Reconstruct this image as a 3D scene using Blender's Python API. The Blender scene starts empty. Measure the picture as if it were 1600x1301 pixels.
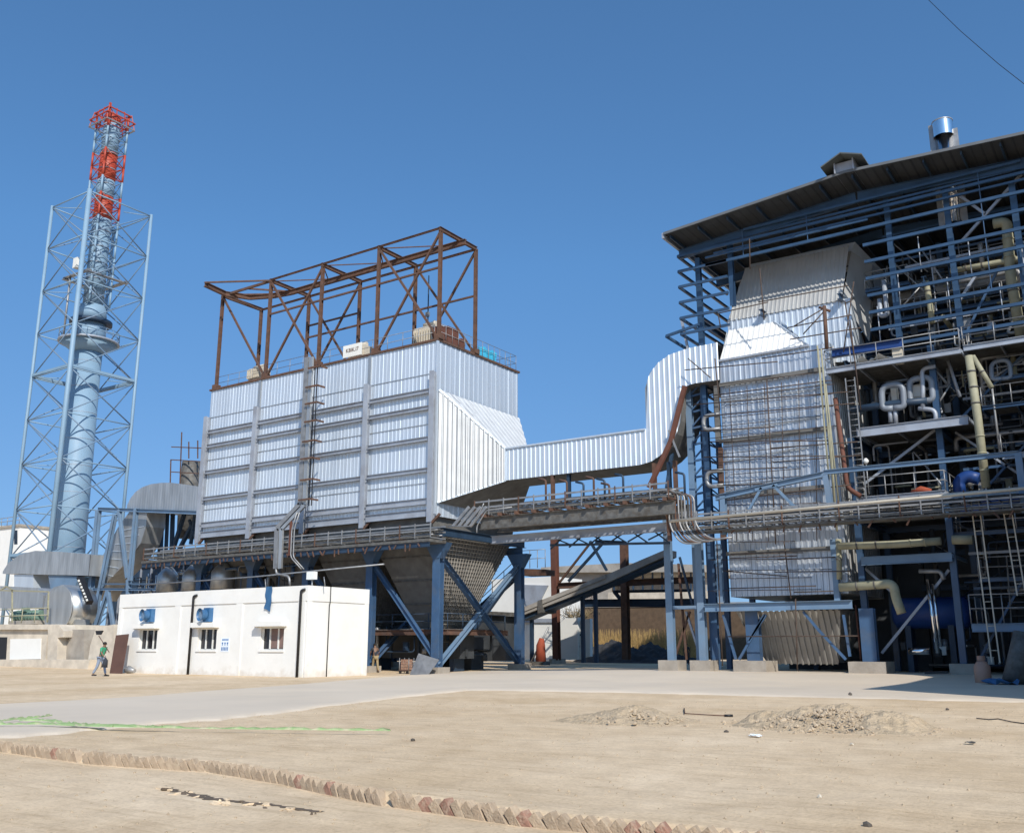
import bpy, bmesh, math, random
from mathutils import Vector as V
random.seed(7)
R = math.radians
S = bpy.context.scene
COL = S.collection

# ------------------------------------------------------------------ camera, sky, sun
F, HZ, CX, CY = 1500., 1010., 800., 650.5
PITCH = math.atan((HZ - CY) / F); PSI = R(34.44); EYE = 1.6
cam = bpy.data.cameras.new('camera'); co = bpy.data.objects.new('camera', cam); COL.objects.link(co)
co.location = (0, 0, EYE); co.rotation_euler = (R(90) + PITCH, 0, PSI)
cam.sensor_width = 36; cam.lens = F / 1600 * 36; cam.clip_end = 6000; S.camera = co

SUN = V((1.0, -0.82, 0.98)).normalized()
el = math.asin(SUN.z)
w = bpy.data.worlds.new('World'); S.world = w; w.use_nodes = True
nt = w.node_tree; bg = nt.nodes['Background']
sky = nt.nodes.new('ShaderNodeTexSky'); sky.sky_type = 'NISHITA'; sky.sun_disc = False
sky.sun_elevation = el; sky.sun_rotation = math.atan2(SUN.x, SUN.y)
sky.air_density = 1.0; sky.dust_density = 0.6; sky.ozone_density = 4.0; sky.altitude = 0
tcw = nt.nodes.new('ShaderNodeTexCoord'); vm = nt.nodes.new('ShaderNodeVectorMath'); vm.operation = 'ADD'; vm.inputs[1].default_value = (0, 0, .11)
vn = nt.nodes.new('ShaderNodeVectorMath'); vn.operation = 'NORMALIZE'
nt.links.new(tcw.outputs['Generated'], vm.inputs[0]); nt.links.new(vm.outputs[0], vn.inputs[0]); nt.links.new(vn.outputs[0], sky.inputs[0])
ml = nt.nodes.new('ShaderNodeMix'); ml.data_type = 'RGBA'; ml.blend_type = 'MULTIPLY'; ml.inputs[0].default_value = 1; 
sx_ = nt.nodes.new('ShaderNodeSeparateXYZ'); nt.links.new(tcw.outputs['Generated'], sx_.inputs[0]); rz = nt.nodes.new('ShaderNodeValToRGB'); nt.links.new(sx_.outputs[2], rz.inputs[0]); nt.links.new(rz.outputs[0], ml.inputs[7])
rz.color_ramp.elements[0].position = 0; rz.color_ramp.elements[0].color = (.60, .635, .68, 1); rz.color_ramp.elements[1].position = .38; rz.color_ramp.elements[1].color = (.70, 1.0, 1.12, 1)
nt.links.new(sky.outputs[0], ml.inputs[6]); nt.links.new(ml.outputs[2], bg.inputs[0]); bg.inputs[1].default_value = 0.145
sl = bpy.data.lights.new('sun', 'SUN'); sl.energy = 4.0; sl.angle = R(0.5); sl.color = (1, 0.95, 0.87)
so = bpy.data.objects.new('sun', sl); COL.objects.link(so)
so.rotation_euler = SUN.to_track_quat('Z', 'Y').to_euler()
S.view_settings.view_transform = 'Standard'; S.view_settings.look = 'None'; S.view_settings.exposure = 0.13
S.cycles.max_bounces = 6

# ------------------------------------------------------------------ helpers
def ray(px, py):
    a = (px - CX) / F; b = (CY - py) / F
    cp, sp = math.cos(PITCH), math.sin(PITCH); fw = cp - b * sp
    return V((-math.sin(PSI) * fw + math.cos(PSI) * a, math.cos(PSI) * fw + math.sin(PSI) * a, sp + b * cp))
def W(px, py, X=None, Y=None, Z=None):
    """world point seen at a measured spot of the survey photo, on a known plane of the plant grid"""
    d = ray(px, py)
    t = X / d.x if X is not None else Y / d.y if Y is not None else (Z - EYE) / d.z
    return V((d.x * t, d.y * t, EYE + d.z * t))
def sm(a, b, x):
    t = min(1, max(0, (x - a) / (b - a))); return t * t * (3 - 2 * t)
def ground_z(x, y):
    t = -.12 + .34 * sm(-42, -24, x)
    D = -x * math.sin(PSI) + y * math.cos(PSI)
    return t * sm(43, 50, D) * sm(42.5, 47, y) + .15 * sm(62, 80, D)
def WG(px, py):
    z = 0
    for i in range(8):
        p = W(px, py, Z=z); z = ground_z(p.x, p.y)
    return V((p.x, p.y, z))

def mat(name, col, rough=.7, metal=0., var=.12, scale=1.5, bump=0., bscale=20., dirt=None, dscale=.6, damt=.5, stretch=None, spec=.5):
    m = bpy.data.materials.new(name); m.use_nodes = True; n = m.node_tree; L = n.links
    b = n.nodes['Principled BSDF']
    b.inputs['Roughness'].default_value = rough; b.inputs['Metallic'].default_value = metal
    b.inputs['Specular IOR Level'].default_value = spec
    tc = n.nodes.new('ShaderNodeNewGeometry'); mp = n.nodes.new('ShaderNodeMapping'); L.new(tc.outputs['Position'], mp.inputs[0])
    if stretch: mp.inputs['Scale'].default_value = stretch
    no = n.nodes.new('ShaderNodeTexNoise'); no.inputs['Scale'].default_value = scale; no.inputs['Detail'].default_value = 6
    L.new(mp.outputs[0], no.inputs['Vector'])
    cr = n.nodes.new('ShaderNodeMapRange'); cr.inputs[1].default_value = .3; cr.inputs[2].default_value = .7
    cr.inputs[3].default_value = 1 - var; cr.inputs[4].default_value = 1 + var; L.new(no.outputs[0], cr.inputs[0])
    mx = n.nodes.new('ShaderNodeVectorMath'); mx.operation = 'SCALE'; mx.inputs[0].default_value = col[:3]
    L.new(cr.outputs[0], mx.inputs['Scale']); out = mx.outputs[0]
    if dirt:
        n2 = n.nodes.new('ShaderNodeTexNoise'); n2.inputs['Scale'].default_value = dscale; n2.inputs['Detail'].default_value = 8
        n2.inputs['Roughness'].default_value = .65; L.new(mp.outputs[0], n2.inputs['Vector'])
        r2 = n.nodes.new('ShaderNodeMapRange'); r2.inputs[1].default_value = .48; r2.inputs[2].default_value = .66; r2.inputs[4].default_value = damt
        L.new(n2.outputs[0], r2.inputs[0])
        mm = n.nodes.new('ShaderNodeMix'); mm.data_type = 'RGBA'; L.new(r2.outputs[0], mm.inputs[0])
        L.new(out, mm.inputs[6]); mm.inputs[7].default_value = (*dirt, 1); out = mm.outputs[2]
    L.new(out, b.inputs['Base Color'])
    if bump:
        n3 = n.nodes.new('ShaderNodeTexNoise'); n3.inputs['Scale'].default_value = bscale; n3.inputs['Detail'].default_value = 8
        L.new(tc.outputs['Position'], n3.inputs['Vector'])
        bp = n.nodes.new('ShaderNodeBump'); bp.inputs['Strength'].default_value = bump; bp.inputs['Distance'].default_value = .05
        L.new(n3.outputs[0], bp.inputs['Height']); L.new(bp.outputs[0], b.inputs['Normal'])
    return m
M = {}
M['alu'] = mat('alu', (.66, .72, .78), .48, .5, .09, 1.0, stretch=(2.2, 2.2, .18), bump=.22, bscale=.9, dirt=(.50, .57, .65), dscale=.5, damt=.5)
M['alu_b'] = mat('alu_b', (.56, .60, .65), .42, .6, .14, 1.2, stretch=(2.2, 2.2, .3), bump=.3, bscale=1.5)
M['seam_shade'] = mat('seam_shade', (.20, .21, .23), .7)  # dark tone for sheet joints with the rib shadow painted in
M['blue_house_shaded'] = mat('blue_house_shaded', (.032, .07, .135), .35, 0, .2, 1.2, spec=.6)  # darker copy of the blue steel, shade inside the house put into the colour
M['alu_grey'] = mat('alu_grey', (.50, .50, .49), .55, .35, .08, .8)
M['alu_sunlit'] = mat('alu_sunlit', (.86, .85, .82), .5, .12, .05, .8)  # whiter than the plain sheeting; sun on the tilted panel is in the colour
M['alu_dull'] = mat('alu_dull', (.50, .50, .49), .42, .7, .18, 1.2, stretch=(1.5, 1.5, .3), bump=.2, bscale=1.2)
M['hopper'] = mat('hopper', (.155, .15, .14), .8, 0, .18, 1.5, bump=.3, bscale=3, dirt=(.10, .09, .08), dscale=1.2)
M['stiff'] = mat('stiff', (.36, .39, .44), .5, .2, .10, 1.0, dirt=(.22, .2, .2), dscale=.9, damt=.4)
M['blue'] = mat('blue', (.05, .105, .20), .45, 0, .15, 1.2, dirt=(.10, .12, .15), dscale=.8, damt=.5)
M['blue_light'] = mat('blue_light', (.15, .235, .34), .5, 0, .12, .8, dirt=(.2, .22, .25), damt=.4)
M['blue_dark'] = mat('blue_dark', (.022, .045, .08), .5, 0, .2, 1.2)
M['stack_blue'] = mat('stack_blue', (.22, .34, .45), .55, 0, .10, .6, dirt=(.22, .29, .35), damt=.5)
M['stack_red'] = mat('stack_red', (.40, .055, .025), .5, 0, .12, 1)
M['rust'] = mat('rust', (.12, .062, .04), .85, 0, .3, 2.5, dirt=(.09, .06, .05), dscale=1.6, damt=.8)
M['rust_red'] = mat('rust_red', (.13, .05, .032), .8, 0, .2, 2)
M['galv'] = mat('galv', (.31, .31, .31), .5, .5, .2, 2.5)
M['tray'] = mat('tray', (.135, .13, .12), .65, .2, .3, 3, dirt=(.09, .07, .05), dscale=2.5, damt=.8)
M['cable'] = mat('cable', (.05, .048, .045), .7, 0, .3, 4)
M['white'] = mat('white', (.80, .785, .74), .85, 0, .03, .5, dirt=(.66, .62, .55), dscale=.9, damt=.22, bump=.08, bscale=6)
def splash(m, col=(.48, .40, .30), h=.7, amt=.75):
    n = m.node_tree; L = n.links; b = n.nodes['Principled BSDF']; src = b.inputs['Base Color'].links[0].from_socket
    g = n.nodes.new('ShaderNodeNewGeometry'); sx = n.nodes.new('ShaderNodeSeparateXYZ'); L.new(g.outputs['Position'], sx.inputs[0])
    no = n.nodes.new('ShaderNodeTexNoise'); no.inputs['Scale'].default_value = 2.2; no.inputs['Detail'].default_value = 7; L.new(g.outputs['Position'], no.inputs['Vector'])
    ad = n.nodes.new('ShaderNodeMath'); ad.operation = 'MULTIPLY_ADD'; ad.inputs[1].default_value = 1.6; L.new(no.outputs[0], ad.inputs[0])
    ng = n.nodes.new('ShaderNodeMath'); ng.operation = 'SUBTRACT'; ng.inputs[0].default_value = -.55; L.new(sx.outputs[2], ng.inputs[1]); L.new(ng.outputs[0], ad.inputs[2])
    mr = n.nodes.new('ShaderNodeMapRange'); mr.inputs[1].default_value = -.15; mr.inputs[2].default_value = h; mr.inputs[4].default_value = amt; L.new(ad.outputs[0], mr.inputs[0])
    mm = n.nodes.new('ShaderNodeMix'); mm.data_type = 'RGBA'; L.new(mr.outputs[0], mm.inputs[0]); L.new(src, mm.inputs[6]); mm.inputs[7].default_value = (*col, 1); L.new(mm.outputs[2], b.inputs['Base Color'])
splash(M['white'])
M['white2'] = mat('white2', (.76, .75, .70), .85, 0, .04, .5)
M['black'] = mat('black', (.012, .012, .014), .5)
M['glass'] = mat('glass', (.02, .022, .028), .12, 0, .1, 1)
M['curtain'] = mat('curtain', (.20, .13, .11), .8)
M['conc'] = mat('conc', (.36, .32, .27), .9, 0, .15, 1.5, bump=.3, bscale=12, dirt=(.24, .2, .16), dscale=.8)
M['conc_pale'] = mat('conc_pale', (.60, .53, .43), .9, 0, .15, 1.5, dirt=(.42, .36, .29), dscale=.5, damt=.6)
M['pipe_y'] = mat('pipe_y', (.33, .31, .21), .7, 0, .15, 2, dirt=(.26, .24, .15), dscale=1.5)
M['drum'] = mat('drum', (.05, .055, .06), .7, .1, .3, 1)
M['brown'] = mat('brown', (.11, .055, .038), .7, 0, .12, 2)
M['vblue'] = mat('vblue', (.04, .13, .27), .45, 0, .15, 3)
M['bright_blue'] = mat('bright_blue', (.012, .05, .20), .5, 0, .1, 2)
M['green'] = mat('green', (.04, .30, .16), .8, 0, .1, 8)
M['green_machine'] = mat('green_machine', (.14, .22, .17), .6, 0, .2, 3)
M['hose'] = mat('hose', (.28, .40, .17), .8, 0, .2, 3, dirt=(.50, .46, .30), dscale=5, damt=.9)
M['skin'] = mat('skin', (.20, .11, .07), .6)
M['hair'] = mat('hair', (.012, .01, .01), .7)
M['jeans'] = mat('jeans', (.26, .31, .40), .9, 0, .12, 10)
M['khaki'] = mat('khaki', (.32, .24, .13), .9)
M['dark_cloth'] = mat('dark_cloth', (.03, .035, .045), .9)
M['cream'] = mat('cream', (.56, .50, .40), .8, 0, .08, 2)
M['ash'] = mat('ash', (.035, .035, .037), .95, 0, .3, 2, bump=.5, bscale=8)
M['brickwall'] = mat('brickwall', (.13, .085, .052), .9, 0, .2, 2, bump=.3, bscale=10)
M['brick'] = mat('brick', (.42, .315, .215), .95, 0, .15, 5, bump=.5, bscale=50, dirt=(.50, .39, .27), dscale=9, damt=.8)
M['brick_red'] = mat('brick_red', (.33, .18, .125), .95, 0, .2, 5, bump=.5, bscale=50, dirt=(.50, .39, .28), dscale=9, damt=.7)
M['dry'] = mat('dry', (.42, .28, .11), .95, 0, .3, 6)
M['asb'] = mat('asb', (.36, .33, .29), .9, 0, .15, 1, dirt=(.2, .17, .14))
M['cyan'] = mat('cyan', (.05, .42, .62), .7, 0, .2, 3)
M['chrome'] = mat('chrome', (.85, .85, .86), .14, 1, .06, 1.5)
M['roof'] = mat('roof', (.045, .048, .052), .9, 0, .15, 1)
M['pole'] = mat('pole', (.075, .05, .038), .8, 0, .3, 3)
M['soil'] = mat('soil', (.50, .385, .255), .95, 0, .18, 3, bump=.9, bscale=22, dirt=(.36, .29, .21), dscale=3, damt=.6, spec=.1)
M['wetsoil'] = mat('wetsoil', (.13, .095, .065), .95)
M['loopsteel'] = mat('loopsteel', (.22, .245, .28), .5, .1)
M['funnel_sheet'] = mat('funnel_sheet', (.60, .61, .61), .6, .2, .07, 1.2, bump=.15, bscale=1.2)
M['casing'] = mat('casing', (.62, .62, .60), .3, .85, .1, 1.2, bump=.1, bscale=1)
M['vent'] = mat('vent', (.09, .10, .095), .6)
M['verge'] = mat('verge', (.12, .13, .14), .6)
M['lime'] = mat('lime', (.35, .45, .12), .7)
M['paper'] = mat('paper', (.75, .80, .85), .8)
M['ink'] = mat('ink', (.05, .16, .38), .8)
M['orange'] = mat('orange', (.30, .06, .025), .8)
M['stone'] = mat('stone', (.47, .365, .25), .95, 0, .2, 8, bump=.5, bscale=40)
M['darkstone'] = mat('darkstone', (.10, .085, .07), .95)

def tag(o, label=None, cat=None, group=None, kind=None):
    if label: o['label'] = label
    if cat: o['category'] = cat
    if group: o['group'] = group
    if kind: o['kind'] = kind
    return o
def T(name, label, cat, loc=(0, 0, 0), group=None):
    o = bpy.data.objects.new(name, None); COL.objects.link(o); o.location = loc
    return tag(o, label, cat, group)
def origin(p):
    v = V((0, 0, 0))
    while p is not None: v += p.location; p = p.parent
    return v
class MB:
    def __init__(s): s.v = []; s.f = []; s.sm = []
    def quadbox(s, c):           # 8 corners
        i = len(s.v); s.v += [V(p) for p in c]
        for f in ((0, 3, 2, 1), (4, 5, 6, 7), (0, 1, 5, 4), (1, 2, 6, 5), (2, 3, 7, 6), (3, 0, 4, 7)):
            s.f.append([i + k for k in f]); s.sm.append(False)
        return s
    def box(s, a, b):
        x0, y0, z0 = a; x1, y1, z1 = b
        if x0 > x1: x0, x1 = x1, x0
        if y0 > y1: y0, y1 = y1, y0
        if z0 > z1: z0, z1 = z1, z0
        return s.quadbox([(x0, y0, z0), (x1, y0, z0), (x1, y1, z0), (x0, y1, z0), (x0, y0, z1), (x1, y0, z1), (x1, y1, z1), (x0, y1, z1)])
    def beam(s, p, q, w, h=None, up=(0, 0, 1)):
        p, q = V(p), V(q); h = h or w; d = (q - p).normalized(); u = V(up)
        if abs(d.dot(u)) > .98: u = V((0, 1, 0))
        a = d.cross(u).normalized() * w / 2; b = a.cross(d).normalized() * h / 2
        return s.quadbox([p - a - b, p + a - b, p + a + b, p - a + b, q - a - b, q + a - b, q + a + b, q - a + b])
    def ibeam(s, p, q, w, h=None, up=(0, 0, 1), t=.025):
        p, q = V(p), V(q); h = h or w; d = (q - p).normalized(); u = V(up)
        if abs(d.dot(u)) > .98: u = V((0, 1, 0))
        a = d.cross(u).normalized(); b = a.cross(d).normalized()
        for k in (-1, 1): s.beam(p + b * k * (h / 2 - t / 2), q + b * k * (h / 2 - t / 2), w, t, up=b)
        s.beam(p, q, t, h - 2 * t, up=b); return s
    def tube(s, pts, r, n=8, cap=True, smooth=True):
        pts = [V(p) for p in pts]; i0 = len(s.v); m = len(pts)
        rs = r if isinstance(r, (list, tuple)) else [r] * m
        d = (pts[1] - pts[0]).normalized(); u = V((0, 0, 1)) if abs(d.z) < .9 else V((1, 0, 0))
        a = d.cross(u).normalized()
        for i, p in enumerate(pts):
            t = (pts[min(i + 1, m - 1)] - pts[max(i - 1, 0)]).normalized()
            a = (a - t * a.dot(t)).normalized(); b = t.cross(a)
            for k in range(n):
                an = 2 * math.pi * k / n; s.v.append(p + (a * math.cos(an) + b * math.sin(an)) * rs[i])
        for i in range(m - 1):
            for k in range(n):
                k2 = (k + 1) % n; s.f.append([i0 + i * n + k, i0 + i * n + k2, i0 + (i + 1) * n + k2, i0 + (i + 1) * n + k]); s.sm.append(smooth)
        if cap:
            s.f.append([i0 + k for k in range(n)][::-1]); s.sm.append(False)
            s.f.append([i0 + (m - 1) * n + k for k in range(n)]); s.sm.append(False)
        return s
    def poly(s, pts, smooth=False):
        i = len(s.v); s.v += [V(p) for p in pts]; s.f.append(list(range(i, i + len(pts)))); s.sm.append(smooth); return s
    def prism(s, pts, off):      # pts: closed loop, off: extrusion vector
        pts = [V(p) for p in pts]; off = V(off); n = len(pts); i = len(s.v); s.v += pts + [p + off for p in pts]
        s.f.append(list(range(i, i + n))); s.f.append(list(range(i + n, i + 2 * n))[::-1]); s.sm += [False, False]
        for k in range(n): s.f.append([i + k, i + n + k, i + n + (k + 1) % n, i + (k + 1) % n]); s.sm.append(False)
        return s
    def corr(s, pts, nrm, up=(0, 0, 1), pitch=.38, amp=.045, jit=0):
        """corrugated sheet filling a convex planar polygon, ribs along up"""
        pts = [V(p) for p in pts]; n = V(nrm).normalized(); v = V(up); v = (v - n * v.dot(n)).normalized(); u = v.cross(n)
        o = pts[0]; P = [((p - o).dot(u), (p - o).dot(v)) for p in pts]
        a, b = min(p[0] for p in P), max(p[0] for p in P); us = []
        k = 0
        cnt = max(1, round((b - a) / pitch)); pt = (b - a) / cnt
        for k in range(cnt):
            x = a + k * pt
            us += [(x, 0), (x + .55 * pt, 0), (x + .66 * pt, amp), (x + .89 * pt, amp)]
        us.append((b, 0)); prev = None
        for x, h in us:
            xx = min(max(x, a + 1e-4), b - 1e-4); ys = []
            for i in range(len(P)):
                (x0, y0), (x1, y1) = P[i], P[(i + 1) % len(P)]
                if (x0 - xx) * (x1 - xx) <= 0 and abs(x1 - x0) > 1e-9: ys.append(y0 + (y1 - y0) * (xx - x0) / (x1 - x0))
            if not ys: continue
            lo, hi = min(ys), max(ys); hh = h + (random.uniform(-jit, jit) if jit else 0)
            i = len(s.v); s.v += [o + u * x + v * lo + n * hh, o + u * x + v * hi + n * hh]
            if prev is not None: s.f.append([prev, i, i + 1, prev + 1]); s.sm.append(False)
            prev = i
        return s
    def build(s, name, m, parent=None, label=None, loc=None):
        o3 = origin(parent) if parent else (V(loc) if loc is not None else V((0, 0, 0)))
        if parent is None and loc is None and s.v:
            xs = [v.x for v in s.v]; ys = [v.y for v in s.v]; zs = [v.z for v in s.v]
            o3 = V(((min(xs) + max(xs)) / 2, (min(ys) + max(ys)) / 2, min(zs)))
        me = bpy.data.meshes.new(name); me.from_pydata([tuple(v - o3) for v in s.v], [], s.f)
        me.polygons.foreach_set('use_smooth', s.sm); me.materials.append(M[m] if isinstance(m, str) else m); me.update()
        o = bpy.data.objects.new(name, me); COL.objects.link(o)
        if parent: o.parent = parent
        else: o.location = o3
        if label: o['label'] = label
        return o
def bar(name, p, q, w, m, par, h=None, kind='beam', label=None):
    b = MB()
    if kind == 'tube': b.tube([p, q], w, 8)
    elif kind == 'i': b.ibeam(p, q, w, h)
    else: b.beam(p, q, w, h)
    return b.build(name, m, par, label)
def bend(pts, r=.4, n=5):
    pts = [V(p) for p in pts]; out = [pts[0]]
    for i in range(1, len(pts) - 1):
        a, b, c = pts[i - 1], pts[i], pts[i + 1]; rr = min(r, (a - b).length * .45, (c - b).length * .45)
        p, q = b + (a - b).normalized() * rr, b + (c - b).normalized() * rr
        for k in range(n + 1):
            t = k / n; out.append(p * (1 - t) ** 2 + b * 2 * t * (1 - t) + q * t * t)
    return out + [pts[-1]]
def pipe(name, pts, r, m, par, br=.4, n=8, label=None): return MB().tube(bend(pts, br), r, n).build(name, m, par, label)
def rails(par, path, h=1.0, m='galv', step=1.5, r=.028, postname='rail_post', toe=False):
    """handrail along a path of floor points"""
    path = [V(p) for p in path]
    for k, hh in enumerate((h, h * .52)): MB().tube([p + V((0, 0, hh)) for p in path], r, 6).build('handrail', m, par)
    for a, b in zip(path, path[1:]):
        n = max(1, round((b - a).length / step))
        for i in range(n + 1):
            if i == 0 and a is not path[0]: continue
            p = a.lerp(b, i / n); MB().tube([p, p + V((0, 0, h))], r, 6).build(postname, m, par)
def noise(x, y, s=1):
    from mathutils import noise as N
    return N.fractal(V((x * s, y * s, 3.7)), 1.0, 2.0, 5)

# ------------------------------------------------------------------ ground, road
KERB = [WG(*p) for p in ((-160, 1140), (20, 1163), (150, 1177), (330, 1190), (450, 1208), (600, 1238), (700, 1250), (800, 1264), (960, 1281), (1060, 1291), (1150, 1300), (1240, 1310), (1400, 1330))]
def kerb_side(x, y):
    """signed distance to the brick line, positive on the camera side"""
    best = 1e9; sg = 0
    for a, b in zip(KERB, KERB[1:]):
        d = b - a; L = d.xy.length; t = ((x - a.x) * d.x + (y - a.y) * d.y) / L / L; t2 = min(1, max(0, t))
        dx, dy = x - a.x - d.x * t2, y - a.y - d.y * t2; r = math.hypot(dx, dy)
        if r < best: best = r; sg = 1 if (dx * d.y - dy * d.x) > 0 else -1
    return best * sg
def gz(x, y):
    z = ground_z(x, y); D = -x * math.sin(PSI) + y * math.cos(PSI)
    if D < 30 and math.hypot(x, y) < 28: z -= .13 * sm(-.05, .05, kerb_side(x, y))
    if D < 60: z += .02 * noise(x, y, .35) + .007 * noise(x, y, 2.5)
    return z
def gmat():
    m = bpy.data.materials.new('dirt'); m.use_nodes = True; n = m.node_tree; L = n.links; b = n.nodes['Principled BSDF']
    b.inputs['Roughness'].default_value = .95; b.inputs['Specular IOR Level'].default_value = .15
    g = n.nodes.new('ShaderNodeNewGeometry')
    def N(sc, det=8, ro=.6):
        k = n.nodes.new('ShaderNodeTexNoise'); k.inputs['Scale'].default_value = sc; k.inputs['Detail'].default_value = det; k.inputs['Roughness'].default_value = ro
        L.new(g.outputs['Position'], k.inputs['Vector']); return k
    a = N(.22); c = N(1.8); d = N(18, 10, .7)
    r = n.nodes.new('ShaderNodeValToRGB'); L.new(a.outputs[0], r.inputs[0])
    e = r.color_ramp.elements; e[0].position = .32; e[0].color = (.62, .455, .28, 1); e[1].position = .68; e[1].color = (.80, .63, .435, 1)
    r2 = n.nodes.new('ShaderNodeValToRGB'); L.new(c.outputs[0], r2.inputs[0]); e = r2.color_ramp.elements
    e[0].position = .3; e[0].color = (.86, .85, .84, 1); e[1].position = .65; e[1].color = (1.04, 1.04, 1.04, 1)
    mx = n.nodes.new('ShaderNodeMix'); mx.data_type = 'RGBA'; mx.blend_type = 'MULTIPLY'; mx.inputs[0].default_value = 1
    L.new(r.outputs[0], mx.inputs[6]); L.new(r2.outputs[0], mx.inputs[7])
    r3 = n.nodes.new('ShaderNodeValToRGB'); L.new(d.outputs[0], r3.inputs[0]); e = r3.color_ramp.elements
    e[0].position = .3; e[0].color = (.80, .79, .77, 1); e[1].position = .55; e[1].color = (1.03, 1.03, 1.03, 1)
    mp = n.nodes.new('ShaderNodeMapping'); mp.inputs['Rotation'].default_value = (0, 0, R(-38)); mp.inputs['Scale'].default_value = (.45, 5.5, 1); L.new(g.outputs['Position'], mp.inputs[0])
    st = n.nodes.new('ShaderNodeTexNoise'); st.inputs['Scale'].default_value = 1.0; st.inputs['Detail'].default_value = 7; st.inputs['Roughness'].default_value = .7; L.new(mp.outputs[0], st.inputs['Vector'])
    r4 = n.nodes.new('ShaderNodeValToRGB'); L.new(st.outputs[0], r4.inputs[0]); e = r4.color_ramp.elements; e[0].position = .33; e[0].color = (.83, .81, .78, 1); e[1].position = .5; e[1].color = (1, 1, 1, 1)
    m0 = n.nodes.new('ShaderNodeMix'); m0.data_type = 'RGBA'; m0.blend_type = 'MULTIPLY'; m0.inputs[0].default_value = .9; L.new(mx.outputs[2], m0.inputs[6]); L.new(r4.outputs[0], m0.inputs[7]); mx = m0
    m2 = n.nodes.new('ShaderNodeMix'); m2.data_type = 'RGBA'; m2.blend_type = 'MULTIPLY'; m2.inputs[0].default_value = 1
    L.new(mx.outputs[2], m2.inputs[6]); L.new(r3.outputs[0], m2.inputs[7]); L.new(m2.outputs[2], b.inputs['Base Color'])
    bp = n.nodes.new('ShaderNodeBump'); bp.inputs['Strength'].default_value = .55; bp.inputs['Distance'].default_value = .03
    L.new(d.outputs[0], bp.inputs['Height']); L.new(bp.outputs[0], b.inputs['Normal'])
    return m
M['dirt'] = gmat()
def polar(a0, a1, na, radii, zf, name, m):
    b = MB(); na += 1
    for r in radii:
        for k in range(na):
            t = a0 + (a1 - a0) * k / (na - 1); x, y = r * math.sin(t), r * math.cos(t); b.v.append(V((x, y, zf(x, y, r))))
    for i in range(len(radii) - 1):
        for k in range(na - 1):
            b.f.append([i * na + k, i * na + k + 1, (i + 1) * na + k + 1, (i + 1) * na + k][::-1]); b.sm.append(True)
    return b
radii = []; r = 4.0
while r < 150: radii.append(r); r *= 1.0095
g = polar(R(-75), R(5), 340, radii, lambda x, y, r: gz(x, y), 'ground', 'dirt')
# wide surroundings of the detailed sector, one sheet with it
i0 = len(g.v)
far = polar(R(-75), R(5), 24, [150, 400, 1200, 4500], lambda x, y, r: ground_z(x, y) - .02 * (r > 160), 'g', 'dirt')
g.f += [[i + i0 for i in f] for f in far.f]; g.v += far.v; g.sm += far.sm; i0 = len(g.v)
oth = polar(R(5), R(285), 60, [.0, 4, 15, 40, 80, 150, 400, 1200, 4500], lambda x, y, r: ground_z(x, y) - .14 * (r < 30), 'g', 'dirt')
g.f += [[i + i0 for i in f] for f in oth.f]; g.v += oth.v; g.sm += oth.sm; i0 = len(g.v)
inn = polar(R(-75), R(5), 24, [0, 2, 4.02], lambda x, y, r: -.13, 'g', 'dirt')
g.f += [[i + i0 for i in f] for f in inn.f]; g.v += inn.v; g.sm += inn.sm
tag(g.build('ground', 'dirt', loc=(0, 0, 0)), 'pale sandy packed earth of the yard', None, None, 'structure')

near = [(-300, 1172), (0, 1153), (120, 1143), (220, 1133), (340, 1124), (415, 1116), (500, 1105), (620, 1090), (730, 1078), (900, 1080), (1130, 1085), (1400, 1092), (1600, 1097), (1900, 1106)]
fr = [(-300, 1115), (0, 1101), (120, 1095), (220, 1089), (340, 1079), (415, 1074), (500, 1067), (600, 1058), (730, 1049), (900, 1045), (1130, 1047), (1400, 1050), (1600, 1052), (1900, 1060)]
def road_strip():
    b = MB(); N = []; Fp = []
    for (a, c), (a2, c2) in zip(zip(near, fr), zip(near[1:], fr[1:])):
        for k in range(24):
            t = k / 24
            N.append(WG(a[0] + (a2[0] - a[0]) * t, a[1] + (a2[1] - a[1]) * t)); Fp.append(WG(c[0] + (c2[0] - c[0]) * t, c[1] + (c2[1] - c[1]) * t))
    n = 14
    for j, (p, q) in enumerate(zip(N, Fp)):
        p = p + (p - q).normalized() * (.12 * math.sin(j * .47) + .08 * math.sin(j * .21) + random.uniform(-.02, .02))
        e_ = p + (p - q).normalized() * .3; b.v.append(V((e_.x, e_.y, gz(e_.x, e_.y) - .04)))
        for k in range(n):
            x = p.lerp(q, k / (n - 1)); b.v.append(V((x.x, x.y, ground_z(x.x, x.y) + .035)))
    n += 1
    for i in range(len(N) - 1):
        for k in range(n - 1): b.f.append([i * n + k, (i + 1) * n + k, (i + 1) * n + k + 1, i * n + k + 1]); b.sm.append(k > 0)
    return b
M['road'] = mat('road', (.66, .555, .43), .75, 0, .07, .25, bump=.1, bscale=8, dirt=(.74, .61, .45), dscale=.15, damt=.6, spec=.4)
tag(road_strip().build('road', 'road', loc=(0, 0, 0)), 'pale concrete road slab crossing the yard', None, None, 'structure')

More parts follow.
